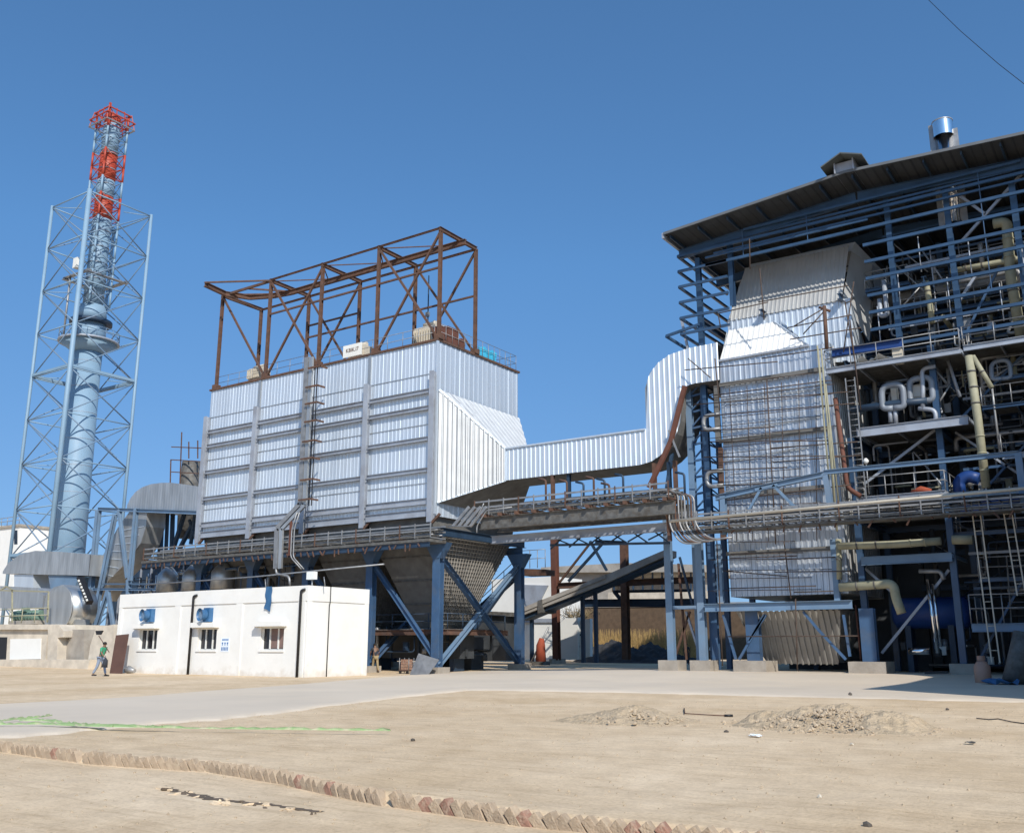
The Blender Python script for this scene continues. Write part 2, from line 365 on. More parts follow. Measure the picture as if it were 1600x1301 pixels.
# ------------------------------------------------------------------ dust precipitator (long silver box on blue legs)
YE = 50.0; X0, X1, ZB, ZT, YK = -64.9, -40.6, 10.25, 22.45, 60.0
esp = T('dust_precipitator', 'huge silver ribbed box on tall blue legs with pyramid hoppers below', 'industrial building', (-52.7, 55, 0))
BX = [-64.9, -58.8, -52.9, -46.9, -40.75]
MB().corr([(X0, YE, ZB), (X1, YE, ZB), (X1, YE, ZT), (X0, YE, ZT)], (0, -1, 0), pitch=.36, amp=.022, jit=.004).build('front_wall', 'alu', esp)
MB().corr([(X1, YE, ZB - .1), (X1, YK, ZB - .1), (X1, YK, ZT), (X1, YE, ZT)], (1, 0, 0), pitch=.55, amp=.028, jit=.006).build('side_wall', 'alu', esp)
MB().corr([(X0, YE, ZB), (X0, YK, ZB), (X0, YK, ZT), (X0, YE, ZT)], (-1, 0, 0), pitch=.5, amp=.05).build('side_wall', 'alu', esp)
MB().corr([(X0, YK, ZB), (X1, YK, ZB), (X1, YK, ZT), (X0, YK, ZT)], (0, 1, 0), pitch=.5, amp=.05).build('back_wall', 'alu', esp)
MB().box((X0 + .05, YE + .05, ZB), (X1 - .05, YK - .05, ZB + .2)).build('floor_plate', 'hopper', esp)
MB().box((X0 - .12, YE - .14, ZT), (X1 + .14, YK + .12, ZT + .14)).build('roof_edge', 'rust', esp)
MB().box((X1 - .02, YE - .11, ZB), (X1 + .1, YE + .08, ZT - .01)).build('corner_flashing', 'alu', esp)
for i, x in enumerate(BX):
    top = 20.2
    MB().ibeam((x, YE - .24, ZB - .55), (x, YE - .24, top), .42, .36, up=(0, 1, 0)).build('wall_column', 'stiff', esp)
    bar('base_bracket', (x + .1, YE - .2, ZB - .6), (x + .7, YE - .1, ZB - .02), .16, 'rust', esp)
for x in BX[1:-1]: MB().box((x - .14, YE - .09, 20.2), (x + .14, YE - .03, ZT)).build('wall_strip', 'alu_dull', esp)
for z in (12.4, 16.5, 20.1): MB().box((X0 + .1, YE - .055, z), (X1 - .1, YE - .03, z + .05)).build('sheet_lap', 'alu_dull', esp)
for z, h in ((18.85, .3), (17.66, .28), (15.47, .28), (13.3, .28), (11.15, .42), (10.35, .5)):
    for a, b in zip(BX, BX[1:]):
        MB().ibeam((a + .23, YE - .2, z), (b - .23, YE - .2, z), .24, h).build('wall_girt', 'stiff', esp)
for i, (a, b) in enumerate(zip(BX, BX[1:])):
    c = (a + b) / 2; h = MB(); yy0, yy1 = YE + .25, YK - .2; a2, b2 = a + .12, b - .12
    t = [(a2, yy0, ZB), (b2, yy0, ZB), (b2, yy1, ZB), (a2, yy1, ZB)]; m1 = [(a2 + .1, yy0 + .1, 9.2), (b2 - .1, yy0 + .1, 9.2), (b2 - .1, yy1 - .1, 9.2), (a2 + .1, yy1 - .1, 9.2)]
    bt = [(c - .8, 53.2, 2.9), (c + .8, 53.2, 2.9), (c + .8, 56.8, 2.9), (c - .8, 56.8, 2.9)]
    h.quadbox(m1 + t); h.quadbox(bt + [(p[0] * .999 + c * .001, p[1], p[2]) for p in m1])
    ho = h.build('hopper', 'hopper', esp)
    # stiffening bands and the tied insulation lattice
    for fz in (.25, .5, .75):
        L4 = [V(p).lerp(V(q), 1 - fz) for p, q in zip(bt, m1)]
        for k in range(4): bar('band', L4[k], L4[(k + 1) % 4], .12, 'tray', ho)
    if i in (3, 2):
        lat = MB(); q0, q1, q2, q3 = V(m1[1]), V(m1[2]), V(bt[2]), V(bt[1]); o = V((.05, 0, -.03))
        for k in range(1, 24):
            t = k / 24; lat.tube([q0.lerp(q1, t) + o, q3.lerp(q2, t) + o], .03, 4)
            lat.tube([q0.lerp(q3, t) + o, q1.lerp(q2, t) + o], .022, 4)
        lat.build('insulation_lattice', 'asb' if i == 3 else 'hopper', ho)
LEG = [-64.7, -58.6, -52.6, -46.3, -40.35]
for x in LEG:
    for y in (YE + .2, YK - .2):
        gb = ground_z(x, y); MB().ibeam((x, y, gb + .4), (x, y, 8.1), .6, .5, up=(0, 1, 0), t=.04).build('leg', 'blue', esp)
        MB().quadbox([(x - .3, y - .3, 7.3), (x + .3, y - .3, 7.3), (x + .3, y + .3, 7.3), (x - .3, y + .3, 7.3), (x - .9, y - .35, 8.3), (x + .9, y - .35, 8.3), (x + .9, y + .35, 8.3), (x - .9, y + .35, 8.3)]).build('leg_head', 'blue', esp)
        MB().box((x - .62, y - .62, gb - .3), (x + .62, y + .62, gb + .42)).build('footing', 'conc', esp)
for y in (YE + .2, YK - .2):
    MB().ibeam((LEG[0], y, 8.55), (LEG[-1] + .3, y, 8.55), .4, .5).build('ring_beam', 'blue', esp)
for x in LEG: MB().ibeam((x, YE - .2, 9.1), (x, YK + .5, 9.1), .35, .55).build('cross_beam', 'blue_dark', esp)
def gz0(x, y): return ground_z(x, y) + .5
for a, b in zip(LEG, LEG[1:]):
    MB().ibeam((a, YE + .2, 7.4), (b, YE + .2, gz0(b, YE) + .4), .32, .3).build('brace', 'blue', esp)
    MB().ibeam((b, YK - .2, 7.4), (a, YK - .2, gz0(a, YK) + .4), .32, .3).build('brace', 'blue', esp)
x = LEG[-1]
MB().ibeam((x, YE + .3, 7.5), (x, YK - .3, gz0(x, YK)), .36, .34).build('brace', 'blue', esp)
MB().ibeam((x + .02, YE + .3, gz0(x, YE)), (x + .02, YK - .3, 7.5), .34, .3).build('brace', 'blue_light', esp)
x = LEG[-2]
MB().ibeam((x, YE + .3, gz0(x, YE)), (x, YK - .3, 7.5), .34, .3).build('brace', 'blue', esp)
MB().box((-64, 51.6, 2.6), (-40.6, 58.4, 2.78)).build('hopper_platform', 'tray', esp)
MB().ibeam((-64, 51.5, 2.55), (-40.5, 51.5, 2.55), .2, .35).build('platform_beam', 'rust', esp)
MB().ibeam((-40.5, 51.5, 2.55), (-40.5, 58.5, 2.55), .2, .35).build('platform_beam', 'rust', esp)
rails(esp, [(-52, 51.6, 2.78), (-40.6, 51.6, 2.78), (-40.6, 58.3, 2.78)], 1.0, 'blue_dark', 1.6, .03)
# inlet funnel tapering into the duct
YD0, YD1 = 53.6, 56.6; XD = -37.3; ZD0, ZD1 = 12.72, 14.95
A = [(X1 + .1, YE + .15, 18.9), (X1 + .1, YE + .15, 11.05), (XD, YD0, ZD0), (XD, YD0, ZD1)]
mk = MB(); mk.corr([A[1], A[2], A[3], A[0]], (V(A[2]) - V(A[1])).cross(V((0, 0, 1))), pitch=.36, amp=.1)
mk.build('inlet_funnel', 'funnel_sheet', esp)
tp = [(X1 + .1, YE + .15, 18.9), (XD, YD0, ZD1), (XD, YD1, ZD1), (X1 + .1, YK - .1, 18.7)]
nn = (V(tp[1]) - V(tp[0])).cross(V(tp[3]) - V(tp[0])); 
MB().corr(tp, (1, 0, .83), up=(-1, 0, 1.2), pitch=.6, amp=.03).build('funnel_top', 'funnel_sheet', esp)
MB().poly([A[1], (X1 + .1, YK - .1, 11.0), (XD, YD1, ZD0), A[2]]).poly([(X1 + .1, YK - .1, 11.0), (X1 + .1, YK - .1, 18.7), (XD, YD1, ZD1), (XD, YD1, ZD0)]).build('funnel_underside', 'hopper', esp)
bar('funnel_trim', A[0], A[3], .14, 'alu', esp); bar('funnel_trim', A[1], A[2], .1, 'alu', esp)
sm_ = V(A[2]) - V(A[1]); 
for k in range(1, 15):  # dark strips: sheet joints doubling as painted shadow lines of the ribs
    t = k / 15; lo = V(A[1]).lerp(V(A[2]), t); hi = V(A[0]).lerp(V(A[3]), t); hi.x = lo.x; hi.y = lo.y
    nq = V((.72, -.69, 0)) * .11; MB().beam(lo + nq, hi + nq, .035, .03, up=nq).build('seam_shade_strip', 'seam_shade', esp)
for k in range(1, 9):  # finer strips on the top, joint and painted rib shadow in one
    t = k / 9; lo = V(tp[0]).lerp(V(tp[3]), t); hi = V(tp[1]).lerp(V(tp[2]), t); nq = V((.75, 0, .62)) * .05; MB().beam(lo + nq, hi + nq, .03, .02, up=nq).build('seam_shade_strip', 'stiff', esp)
# roof railing
rails(esp, [(-60, YE + .1, ZT + .14), (-41, YE + .1, ZT + .14)], 1.1, 'galv', 1.5, .022)
rails(esp, [(X1 - .1, YE + .3, ZT + .14), (X1 - .1, YK - .1, ZT + .14), (-50, YK - .1, ZT + .14)], 1.25, 'galv', .75, .02)
rails(esp, [(-64.6, YE + .3, ZT + .14), (-60.5, YE + .3, ZT + .14)], 1.1, 'galv', 1.4, .02)

# rusty gantry frame above the precipitator
fr_ = T('hoist_frame', 'rusty open steel frame standing on top of the silver box', 'steel frame', (-52.5, 52.2, ZT))
ZF = 30.93; PX = [-64.5, -58.45, -52.5, -46.54, -40.62]; YB2 = 54.4
for x in PX:
    for y in (YE + .15, YB2):
        MB().ibeam((x, y, ZT + .1), (x, y, ZF), .23, .23, up=(0, 1, 0), t=.03).build('post', 'rust', fr_)
        MB().box((x - .25, y - .25, ZT + .14), (x + .25, y + .25, ZT + .5)).build('post_base', 'rust', fr_)
    MB().ibeam((x, YE, ZF), (x, YB2 + .1, ZF), .2, .3).build('top_crossbeam', 'rust', fr_)
MB().ibeam((PX[1], YE + .15, ZF + .1), (PX[-1], YE + .15, ZF + .1), .12, .14).build('top_rail', 'rust', fr_)
MB().beam((PX[0], YE + .15, ZF), (PX[1], YE + .15, ZF), .14, .2).build('top_rail', 'rust', fr_)
MB().ibeam((PX[0], YB2, ZF - .05), (PX[-1], YB2, ZF - .05), .14, .16).build('top_rail', 'rust', fr_)
mono = [W(320, 444, Z=ZF), W(352, 459, Z=ZF - .05), V((-62.3, 51.2, ZF - .3)), V((-60.2, 52.0, ZF - .35)), V((-58.4, 52.3, ZF - .35)), V((-40.0, 52.3, ZF - .35))]
for a, b_ in zip(mono, mono[1:]): MB().ibeam(a, b_, .26, .42, t=.05).build('monorail_beam', 'rust', fr_)
for a, b_ in ((mono[0] + V((0, 0, .15)), (PX[1], YE + .2, ZF + .05)), (mono[1], (PX[0], YB2, ZF - .1)), ((PX[0] + .4, YE + .2, ZF), (-60.2, 52.0, ZF - .2)), ((-61.5, YE + .2, ZF), (PX[1] - .2, 52.3, ZF - .2))): bar('end_brace', a, b_, .12, 'rust', fr_)
for k in range(4):
    a, b = PX[k], PX[k + 1]; bar('plan_brace', (a, YE + .15, ZF - .05), (b - 1.6, 52.3, ZF - .12), .07, 'rust', fr_); bar('plan_brace', (b, YE + .15, ZF - .05), (b - 1.6, 52.3, ZF - .12), .07, 'rust', fr_)
for y, zz, xa, xb in ((YE + .15, 28.0, PX[1], PX[4]), (YB2, 28.2, PX[1], PX[2]), (YB2, 27.15, PX[1], PX[4])):
    bar('side_rail', (xa, y, zz), (xb, y, zz), .13, 'rust', fr_)
for (k, y, both) in ((0, YE + .15, 0), (1, YE + .15, 1), (3, YE + .15, 1), (1, YB2, 1), (3, YB2, 1)):
    a, b = PX[k], PX[k + 1]; zt, zb = ZF - .25, ZT + .35
    MB().beam((a + .1, y, zt), (b - .15, y, zb), .15).build('diagonal_brace', 'rust', fr_)
    if both: MB().beam((b - .1, y + .02, zt), (a + .15, y + .02, zb), .15).build('diagonal_brace', 'rust', fr_)

# machines on the roof
def transformer(x, y, lab, m='cream', s=1.0):
    t = T('rooftop_transformer', lab, 'transformer', (x, y, ZT + .14), 'transformers on the silver box')
    z = ZT + .14
    MB().box((x - .75 * s, y - .5, z + .25), (x + .75 * s, y + .5, z + 1.25 * s)).build('tank', m, t)
    for k in range(9): MB().box((x - .7 * s + k * .165 * s, y - .72, z + .35), (x - .64 * s + k * .165 * s, y - .5, z + 1.1 * s)).build('cooling_fin', m, t)
    for k in (-.4, .35): MB().tube([(x + k, y, z + 1.25 * s), (x + k, y, z + 1.6 * s)], [.12, .07], 8).build('bushing', 'galv', t)
    MB().tube([(x - .6, y, z + 1.45 * s), (x + .55, y, z + 1.45 * s)], .16, 10).build('oil_tank', m, t)
    MB().box((x - .8 * s, y - .45, z), (x + .8 * s, y + .45, z + .25)).build('skid', 'tray', t)
    return t
transformer(-60.2, 51.0, 'cream transformer beside the second rusty post from the left')
transformer(-49.2, 51.4, 'cream transformer behind the white notice board on the silver box')
transformer(-43.1, 52.2, 'largest cream transformer near the right corner post', s=1.5)
wb = T('notice_board', 'white board with dark lettering on the railing of the silver box', 'sign', (-48.6, YE - .02, ZT + .2))
MB().box((-49.7, YE - .06, ZT + .25), (-47.8, YE - .02, ZT + 1.2)).build('board', 'white2', wb)
WB_ = wb
def text(s, size, loc, rot, m, par, name='lettering', depth=.01):
    c = bpy.data.curves.new(name, 'FONT'); c.body = s; c.size = size; c.extrude = depth; c.align_x = 'CENTER'; c.align_y = 'CENTER'
    q = bpy.data.objects.new(name, c); COL.objects.link(q); bpy.context.view_layer.update(); me = bpy.data.meshes.new_from_object(q); bpy.data.objects.remove(q); me.materials.clear(); me.materials.append(M[m]); o = bpy.data.objects.new(name, me); COL.objects.link(o); o.rotation_euler = rot; o.location = V(loc) - origin(par); o.parent = par; return o
text('KBIK.I7', .42, (-48.75, YE - .07, ZT + .75), (R(90), 0, 0), 'rust', WB_)
rb = T('winch', 'rust-red winch machine at the corner of the silver box roof', 'winch', (-40.2, 51.6, ZT + .14))
MB().box((-41.3, 51.3, ZT + .14), (-40.75, 52.6, ZT + 1.5)).build('gearbox', 'rust_red', rb)
MB().tube([(-41.3, 50.7, ZT + .8), (-40.8, 50.7, ZT + .8)], .55, 14).build('drum', 'rust_red', rb)
MB().tube([(-41.0, 53.0, ZT + .6), (-40.75, 53.0, ZT + .6)], .4, 14).build('wheel', 'rust_red', rb)
ct = MB()
for i in range(9):
    for j in range(4): ct.v.append(V((X1 - .2 + .05 * math.sin(i * 2.1 + j), 55.0 + i * .3, ZT + .2 + j * .28 * (1 - .12 * math.sin(i * 1.7)))))
for i in range(8):
    for j in range(3): ct.f.append([i * 4 + j, (i + 1) * 4 + j, (i + 1) * 4 + j + 1, i * 4 + j + 1]); ct.sm.append(True)
tag(ct.build('tarpaulin', 'cyan'), 'bright cyan tarpaulin tied to the roof railing', 'tarpaulin')
hl = T('antenna_mast', 'thin mast with small fittings behind the rusty frame', 'mast', (-45.6, 54.0, ZT))
MB().tube([(-45.6, 54.9, ZT), (-45.6, 54.9, ZT + 7.6)], .05, 6).build('pole', 'blue_dark', hl)
for z in (3.4, 4.2): MB().box((-45.8, 54.8, ZT + z), (-45.5, 55.0, ZT + z + .35)).build('lamp_box', 'galv', hl)

# cable riser on the front face
ri = T('cable_riser', 'bundle of grey cable channels climbing the front of the silver box', 'cable duct', (-54, 49.4, 8))
YR = 47.95
def line(pts, Y): return [W(a, b, Y=Y) for a, b in pts]
for k, (dx, wd, m) in enumerate(((0, .42, 'galv'), (7, .34, 'alu_dull'))):
    P = line([(480 + dx, 558), (469 + dx, 788), (433 + dx, 826), (431 + dx, 888)], YR)
    for a, b in zip(P, P[1:]): MB().beam(a, b, .16, wd, up=(1, 0, 0)).build('channel', m, ri)
P = line([(494, 570), (484, 790)], YR)
for o in (-.1, .16): bar('ladder_rail', P[0] + V((o, 0, 0)), P[1] + V((o, 0, 0)), .06, 'black', ri)
for px_, py_ in ((493, 575), (489, 605), (488, 631), (487, 659), (484, 690), (481, 717), (481, 750), (478, 781)):
    q = W(px_, py_, Y=YR); MB().beam(q + V((-.5, -.25, 0)), q + V((.75, -.25, 0)), .1, .12).beam(q + V((.7, -.25, 0)), q + V((.7, .5, 0)), .1, .12).build('bracket', 'rust', ri)
for dx in (18, 22): pipe('conduit', line([(446 + dx, 800), (448 + dx - 10, 826), (446 + dx - 10, 870), (453 + dx, 889)], YR - .1), .05, 'galv', ri, .3, 6)
q = W(452, 868, Y=YR); bar('hanger', q + V((0, 0, 2.6)), q, .14, 'rust_red', ri)
pipe('conduit', line([(431, 886), (432, 896), (452, 900), (453, 915)], YR), .09, 'galv', ri, .3, 6)

# ------------------------------------------------------------------ cable tray galleries
def gallery(name, label, path, width, m='tray', step=1.3, h=.75, ns=4, cat='cable gallery', rusty=True, nrm=None):
    """ladder trays stacked between posts, path = floor points of the near edge"""
    t = T(name, label, cat, path[0]); path = [V(p) for p in path]
    for a, b in zip(path, path[1:]):
        d = (b - a).normalized(); n = V((-d.y, d.x, 0)).normalized() if nrm is None else V(nrm)
        if n.y < 0 and nrm is None: n = -n
        for k, z in enumerate((0, h * .5, h)):
            for o in (0, width): MB().beam(a + n * o + V((0, 0, z)), b + n * o + V((0, 0, z)), .05, .10).build('side_rail', 'galv' if k else m, t)
        ru = MB(); L = (b - a).length; c = int(L / .45)
        for i in range(c):
            p = a.lerp(b, (i + .5) / c)
            for z in (0, h * .5): ru.beam(p + V((0, 0, z)), p + n * width + V((0, 0, z)), .04, .04)
        ru.build('rungs', m, t)
        for i in range(max(2, int(L / step)) + 1):
            p = a.lerp(b, i / max(2, int(L / step)))
            q = MB(); q.beam(p - n * .05 + V((0, 0, -.1)), p - n * .05 + V((0, 0, h + .12)), .06).beam(p - V((0, 0, .08)), p + n * width - V((0, 0, .08)), .07)
            q.build('post', 'galv' if not rusty or i % 3 else 'rust', t)
        for k in range(ns):
            pts = []; o = .12 + (width - .24) * (k + .5) / ns; r = random.uniform(.035, .06)
            nn2 = max(4, int(L / .8))
            for i in range(nn2 + 1):
                pts.append(a.lerp(b, i / nn2) + n * (o + random.uniform(-.04, .04)) + V((0, 0, .06 + r + h * .5 * (k % 2) + random.uniform(0, .03))))
            MB().tube(pts, r, 5).build('cable', 'cable' if k % 3 else 'galv', t)
    return t
gallery('cable_gallery', 'long grey cable gallery passing under the front of the silver box', [(-69.6, 48.2, 8.6), (-39.4, 48.2, 8.55)], 1.5, ns=8)
# walkway slab below + old insulation hanging
ww = T('walkway', 'dark steel walkway carrying the long cable gallery', 'walkway', (-69.6, 48, 8.1))
MB().box((-69.6, 48.0, 8.2), (-39.4, 49.8, 8.38)).build('deck', 'tray', ww)
MB().ibeam((-69.6, 48.1, 8.0), (-39.4, 48.1, 8.0), .15, .3).build('edge_beam', 'blue_dark', ww)
for k in range(46):
    x = -69 + k * .64 + random.uniform(-.2, .2); z = random.uniform(.15, .5)
    MB().beam((x, 48.0, 8.1), (x + random.uniform(-.3, .3), 48.0, 8.1 - z), .05, .09).build('hanger', 'rust', ww)
# sloping link between the two levels
st = T('sloping_conduits', 'bundle of pale cable channels stepping up beside the big duct funnel', 'cable duct', (-39, 49, 9))
for k in range(4):
    a, b = W(708 + k * 9, 822, Y=49.0 + k * .1), W(733 + k * 9, 792, Y=49.0 + k * .1); MB().beam(a, b, .2, .12, up=(0, 1, 0)).build('channel', 'galv', st)
pipe('guard_rail', line([(745, 832), (745, 822), (760, 797), (800, 792)], 48.6), .04, 'galv', st, .2, 6); pipe('guard_rail', line([(700, 822), (737, 822), (752, 795), (756, 786)], 48.7), .04, 'galv', st, .2, 6)
bp_ = [W(742, 806, Y=49.5), W(1045, 771, Y=49.5)]; zb_ = (bp_[0].z + bp_[1].z) / 2
bp_ = [V((p.x, p.y, zb_)) for p in bp_]
gallery('bridge_gallery', 'cable gallery with pipe stubs bridging from silver box to boiler', [bp_[0], bp_[1]], 2.2, ns=8, step=1.1)
br = T('bridge_girders', 'grey steel girders carrying the cable bridge over the yard', 'bridge', (bp_[0].x, 50, 9))
a, b = bp_
for y, dz, hh in ((49.6, -.65, .75), (51.6, -.65, .75)): MB().ibeam((a.x + .4, y, a.z + dz), (b.x + .3, y, b.z + dz), .35, hh).build('girder', 'tray', br)
for y in (50.6,): MB().ibeam((a.x, y + .8, a.z - 1.5), (b.x + .3, y + .8, b.z - 1.5), .35, .5).build('girder', 'stiff', br)
for k in range(11):
    x = a.x + .8 + k * (b.x - a.x - 1) / 10; MB().beam((x, 49.2, a.z - .18), (x, 52.0, a.z - .18), .14, .2).build('crossbeam', 'rust', br)
# dark lattice girder under it
l0, l1 = W(860, 838, Y=52.5), W(1045, 812, Y=52.5)
for z in (0, -1.1): MB().beam((l0.x, 52.5, l0.z + z * .5), (l1.x, 52.5, l0.z + .2 + z), .14).build('lattice_chord', 'blue_dark', br)
for k in range(6):
    t0, t1 = k / 6, (k + 1) / 6; p = V((l0.x, 52.5, l0.z)).lerp(V((l1.x, 52.5, l0.z + .2)), t0); q = V((l0.x, 52.5, l0.z - .5)).lerp(V((l1.x, 52.5, l0.z - .9)), t1)
    bar('lattice_brace', p, q, .08, 'blue_dark', br); bar('lattice_brace', p - V((0, 0, .8)), q + V((0, 0, .8)), .08, 'blue_dark', br)
# pipe stubs with bent tops
for k, (px_, y0, y1, m) in enumerate(((853, 775, 750, 'rust'), (886, 778, 752, 'rust'), (912, 775, 755, 'blue_dark'), (928, 768, 747, 'rust'), (945, 768, 750, 'blue_dark'), (952, 765, 757, 'rust'), (974, 763, 743, 'blue_dark'), (1070, 765, 740, 'blue_dark'))):
    q0, q1 = W(px_, y0, Y=50.6), W(px_, y1, Y=50.6); q1.x = q0.x
    o = tag(MB().tube(bend([q0 - V((0, 0, .6)), q1, q1 + V((-.55, 0, .15))], .15), .07, 7).build('pipe_stub', m),
            ['rusty', 'dark blue'][m != 'rust'] + ' pipe stub with bent top, number %s from the left along the bridge' % ['one', 'two', 'three', 'four', 'five', 'six', 'seven', 'eight'][k], 'pipe', 'pipe stubs rising from the bridge')
# duct supports between bridge and duct
for k, (xa, ya, xb, yb, m, lab) in enumerate(((845, 780, 845, 748, 'rust', 'rusty post under the left end of the big duct'), (868, 775, 868, 750, 'blue_dark', 'dark blue post under the left end of the big duct'),
        (1011, 762, 1011, 728, 'rust', 'rusty post under the right end of the big duct'), (1032, 758, 1032, 722, 'blue_dark', 'dark post under the bend of the big duct'), (1044, 760, 1044, 726, 'rust', 'thin rusty post under the bend of the big duct'))):
    q0, q1 = W(xa, ya, Y=52.2 if k < 2 else 52.6), W(xb, yb, Y=52.2 if k < 2 else 52.6)
    tag(MB().ibeam((q0.x, 53.9 if k % 2 else 53.7, q0.z - .8), (q0.x, 53.9 if k % 2 else 53.7, ZD0 + .02), .22, .22, up=(0, 1, 0)).build('duct_post', m), lab, 'post', 'short posts between bridge and duct')

# ------------------------------------------------------------------ big duct from precipitator to boiler
du = T('flue_duct', 'long silver ribbed duct running right then bending up into the boiler', 'duct', (-30, 55, 12))
def cur(pts):
    def f(x):
        for (a, b), (c, d) in zip(pts, pts[1:]):
            if x <= c: return b + (d - b) * max(0, (x - a)) / (c - a)
        return pts[-1][1]
    return f
arc = []
topc = [(XD, ZD1), (-26.47, ZD1), (-26.46, 17.6), (-26.1, 18.55), (-25.5, 19.15), (-24.7, 19.55), (-23.4, 19.75), (-21.45, 19.78)]
botc = [(XD, ZD0), (-27.0, ZD0), (-26.2, 12.85), (-25.5, 13.2), (-24.9, 13.7), (-24.4, 14.4), (-24.1, 15.2), (-23.97, 16.2), (-23.95, 16.9), (-23.6, 17.35), (-23.1, 17.42), (-21.45, 17.4)]
ft, fb = cur(topc), cur(botc); p = .36
b = MB(); prev = None; x = XD; k = 0
xs = []
n = round((-21.45 - XD) / p)
for i in range(n):
    x = XD + i * (-21.45 - XD) / n; xs += [(x, 0), (x + .5 * p, 0), (x + .62 * p, .035), (x + .86 * p, .035)]
xs.append((-21.45, 0))
for x, h in xs:
    i = len(b.v); b.v += [V((x, YD0 - h, fb(x))), V((x, YD0 - h, ft(x)))]
    if prev is not None: b.f.append([prev, i, i + 1, prev + 1]); b.sm.append(False)
    prev = i
b.build('front_side', 'alu', du)
b = MB()
for (x, z), (x2, z2) in zip(topc, topc[1:]): b.poly([(x, YD0, z), (x2, YD0, z2), (x2, YD1, z2), (x, YD1, z)])
b.build('top_side', 'alu', du); b = MB()
for (x, z), (x2, z2) in zip(botc, botc[1:]): b.poly([(x, YD0, z), (x, YD1, z), (x2, YD1, z2), (x2, YD0, z2)], True)
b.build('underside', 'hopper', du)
b = MB()
for i in range(60):
    x = XD + (-21.45 - XD) * i / 60; x2 = XD + (-21.45 - XD) * (i + 1) / 60; b.poly([(x, YD1, fb(x)), (x2, YD1, fb(x2)), (x2, YD1, ft(x2)), (x, YD1, ft(x))][::-1])
b.build('back_side', 'alu', du)
MB().beam((XD, YD0 - .07, ZD1), (-26.5, YD0 - .07, ZD1), .1, .1).beam((XD, YD0 - .07, ZD0), (XD, YD0 - .07, ZD1), .12, .12).build('edge_trim', 'alu', du)
for k in range(14):
    x = XD + .5 + k * .78; MB().beam((x, YD0, ZD1 + .02), (x, YD1, ZD1 + .02), .06, .08).build('top_seam', 'alu', du)
# rusty stair-stringer brace under the bend
P = line([(1070, 603), (1048, 690), (1014, 762)], 53.2)
rs = T('rusty_brace', 'long rusty steel brace leaning across the duct bend', 'brace', P[2])
for a, b_ in zip(P, P[1:]): MB().ibeam(a, b_, .28, .2, up=(0, 1, 0)).build('beam', 'rust_red', rs)
q = line([(1045, 672), (1062, 714)], 53.2); bar('strut', q[0], q[1], .1, 'galv', rs)
tag(MB().beam(W(1052, 694, Y=55), W(1042, 762, Y=53.5), .2).build('support_strut', 'blue_dark'), 'dark slanted strut below the duct bend', 'strut')

# ------------------------------------------------------------------ boiler rear pass (silver ribbed tower block)
YC = 53.75; BX0, BX1 = -21.45, -14.75
bo = T('boiler_casing', 'tall silver ribbed boiler block wrapped in scaffold poles', 'boiler', (-18, 57, 0))
MB().corr([(BX0, YC, 4.4), (BX1, YC, 4.4), (BX1, YC, 18.6), (BX0, YC, 18.6)], (0, -1, 0), pitch=.34, amp=.05, jit=.008).build('front_wall', 'alu_b', bo)
MB().corr([(BX1, YC, 4.4), (BX1, 61, 4.4), (BX1, 61, 18.2), (BX1, YC, 18.6)], (1, 0, 0), pitch=.4).build('side_wall', 'alu_dull', bo)
MB().corr([(BX0, 61, 4.4), (BX0, YC, 4.4), (BX0, YC, 18.6), (BX0, 61, 18.6)], (-1, 0, 0), pitch=.4).build('side_wall', 'alu', bo)
MB().poly([(BX0, 61, 4.4), (BX1, 61, 4.4), (BX1, 61, 18.6), (BX0, 61, 18.6)][::-1]).poly([(BX0, YC, 4.42), (BX1, YC, 4.42), (BX1, 61, 4.42), (BX0, 61, 4.42)][::-1]).build('rear_wall', 'alu_dull', bo)
for z in (8.2, 10.9, 13.6, 16.2): MB().beam((BX0 + .02, YC - .075, z), (BX1 - .02, YC - .075, z), .03, .09).build('sheet_lap', 'alu_dull', bo)
# shoulder: bright sloping panel, upper block, hood
tpan = [(-21.4, YC - .05, 18.62), (-15.95, YC - .05, 18.62), (-18.3, 54.95, 20.85), (-21.35, 54.95, 20.85)]
MB().beam((-21.45, YC - .1, 18.6), (-15.9, YC - .1, 18.6), .12, .12).build('shoulder_trim', 'stiff', bo)
MB().beam((-15.95, YC - .08, 18.64), (-18.3, 54.92, 20.9), .1, .08).build('shoulder_trim', 'alu', bo)
MB().corr(tpan, (0, -1.0, .55), up=(0, .49, .87), pitch=.34, amp=.04).build('sloping_shoulder', 'alu_sunlit', bo)
MB().poly([(-21.4, YC, 18.6), (-21.35, 55.05, 20.95), (-21.35, 55.05, 18.6)]).poly([(-15.95, YC, 18.62), (-17.9, 55.05, 20.95), (-15.95, 55.05, 18.6)][::-1]).build('shoulder_cheek', 'alu', bo)
MB().corr([(-21.3, 55.1, 18.4), (-13.7, 55.1, 17.6), (-13.7, 55.1, 21.5), (-21.3, 55.1, 21.6)], (0, -1, 0), pitch=.34, amp=.05).build('upper_front', 'alu', bo)
MB().prism([(-13.7, 55.1, 17.6), (-13.7, 55.1, 21.5), (-13.7, 56.8, 19.9), (-13.7, 57.6, 19.3), (-13.7, 57.6, 17.2)][::-1], (-.05, 0, 0)).build('upper_end', 'alu', bo)
MB().poly([(-21.3, 55.1, 21.6), (-13.7, 55.1, 21.5), (-13.7, 57.6, 22.4), (-21.3, 57.6, 22.4)]).build('upper_top', 'alu', bo)
MB().poly([(-16, YC, 17.6), (-13.7, 55.1, 17.6), (-13.7, 58, 17.6), (-16, 58, 17.6)][::-1]).build('upper_floor', 'alu_dull', bo)
H = [W(1137, 502, Y=55.05), W(1316, 470, Y=55.05), W(1330, 392, Y=57.2), W(1168, 425, Y=57.2)]
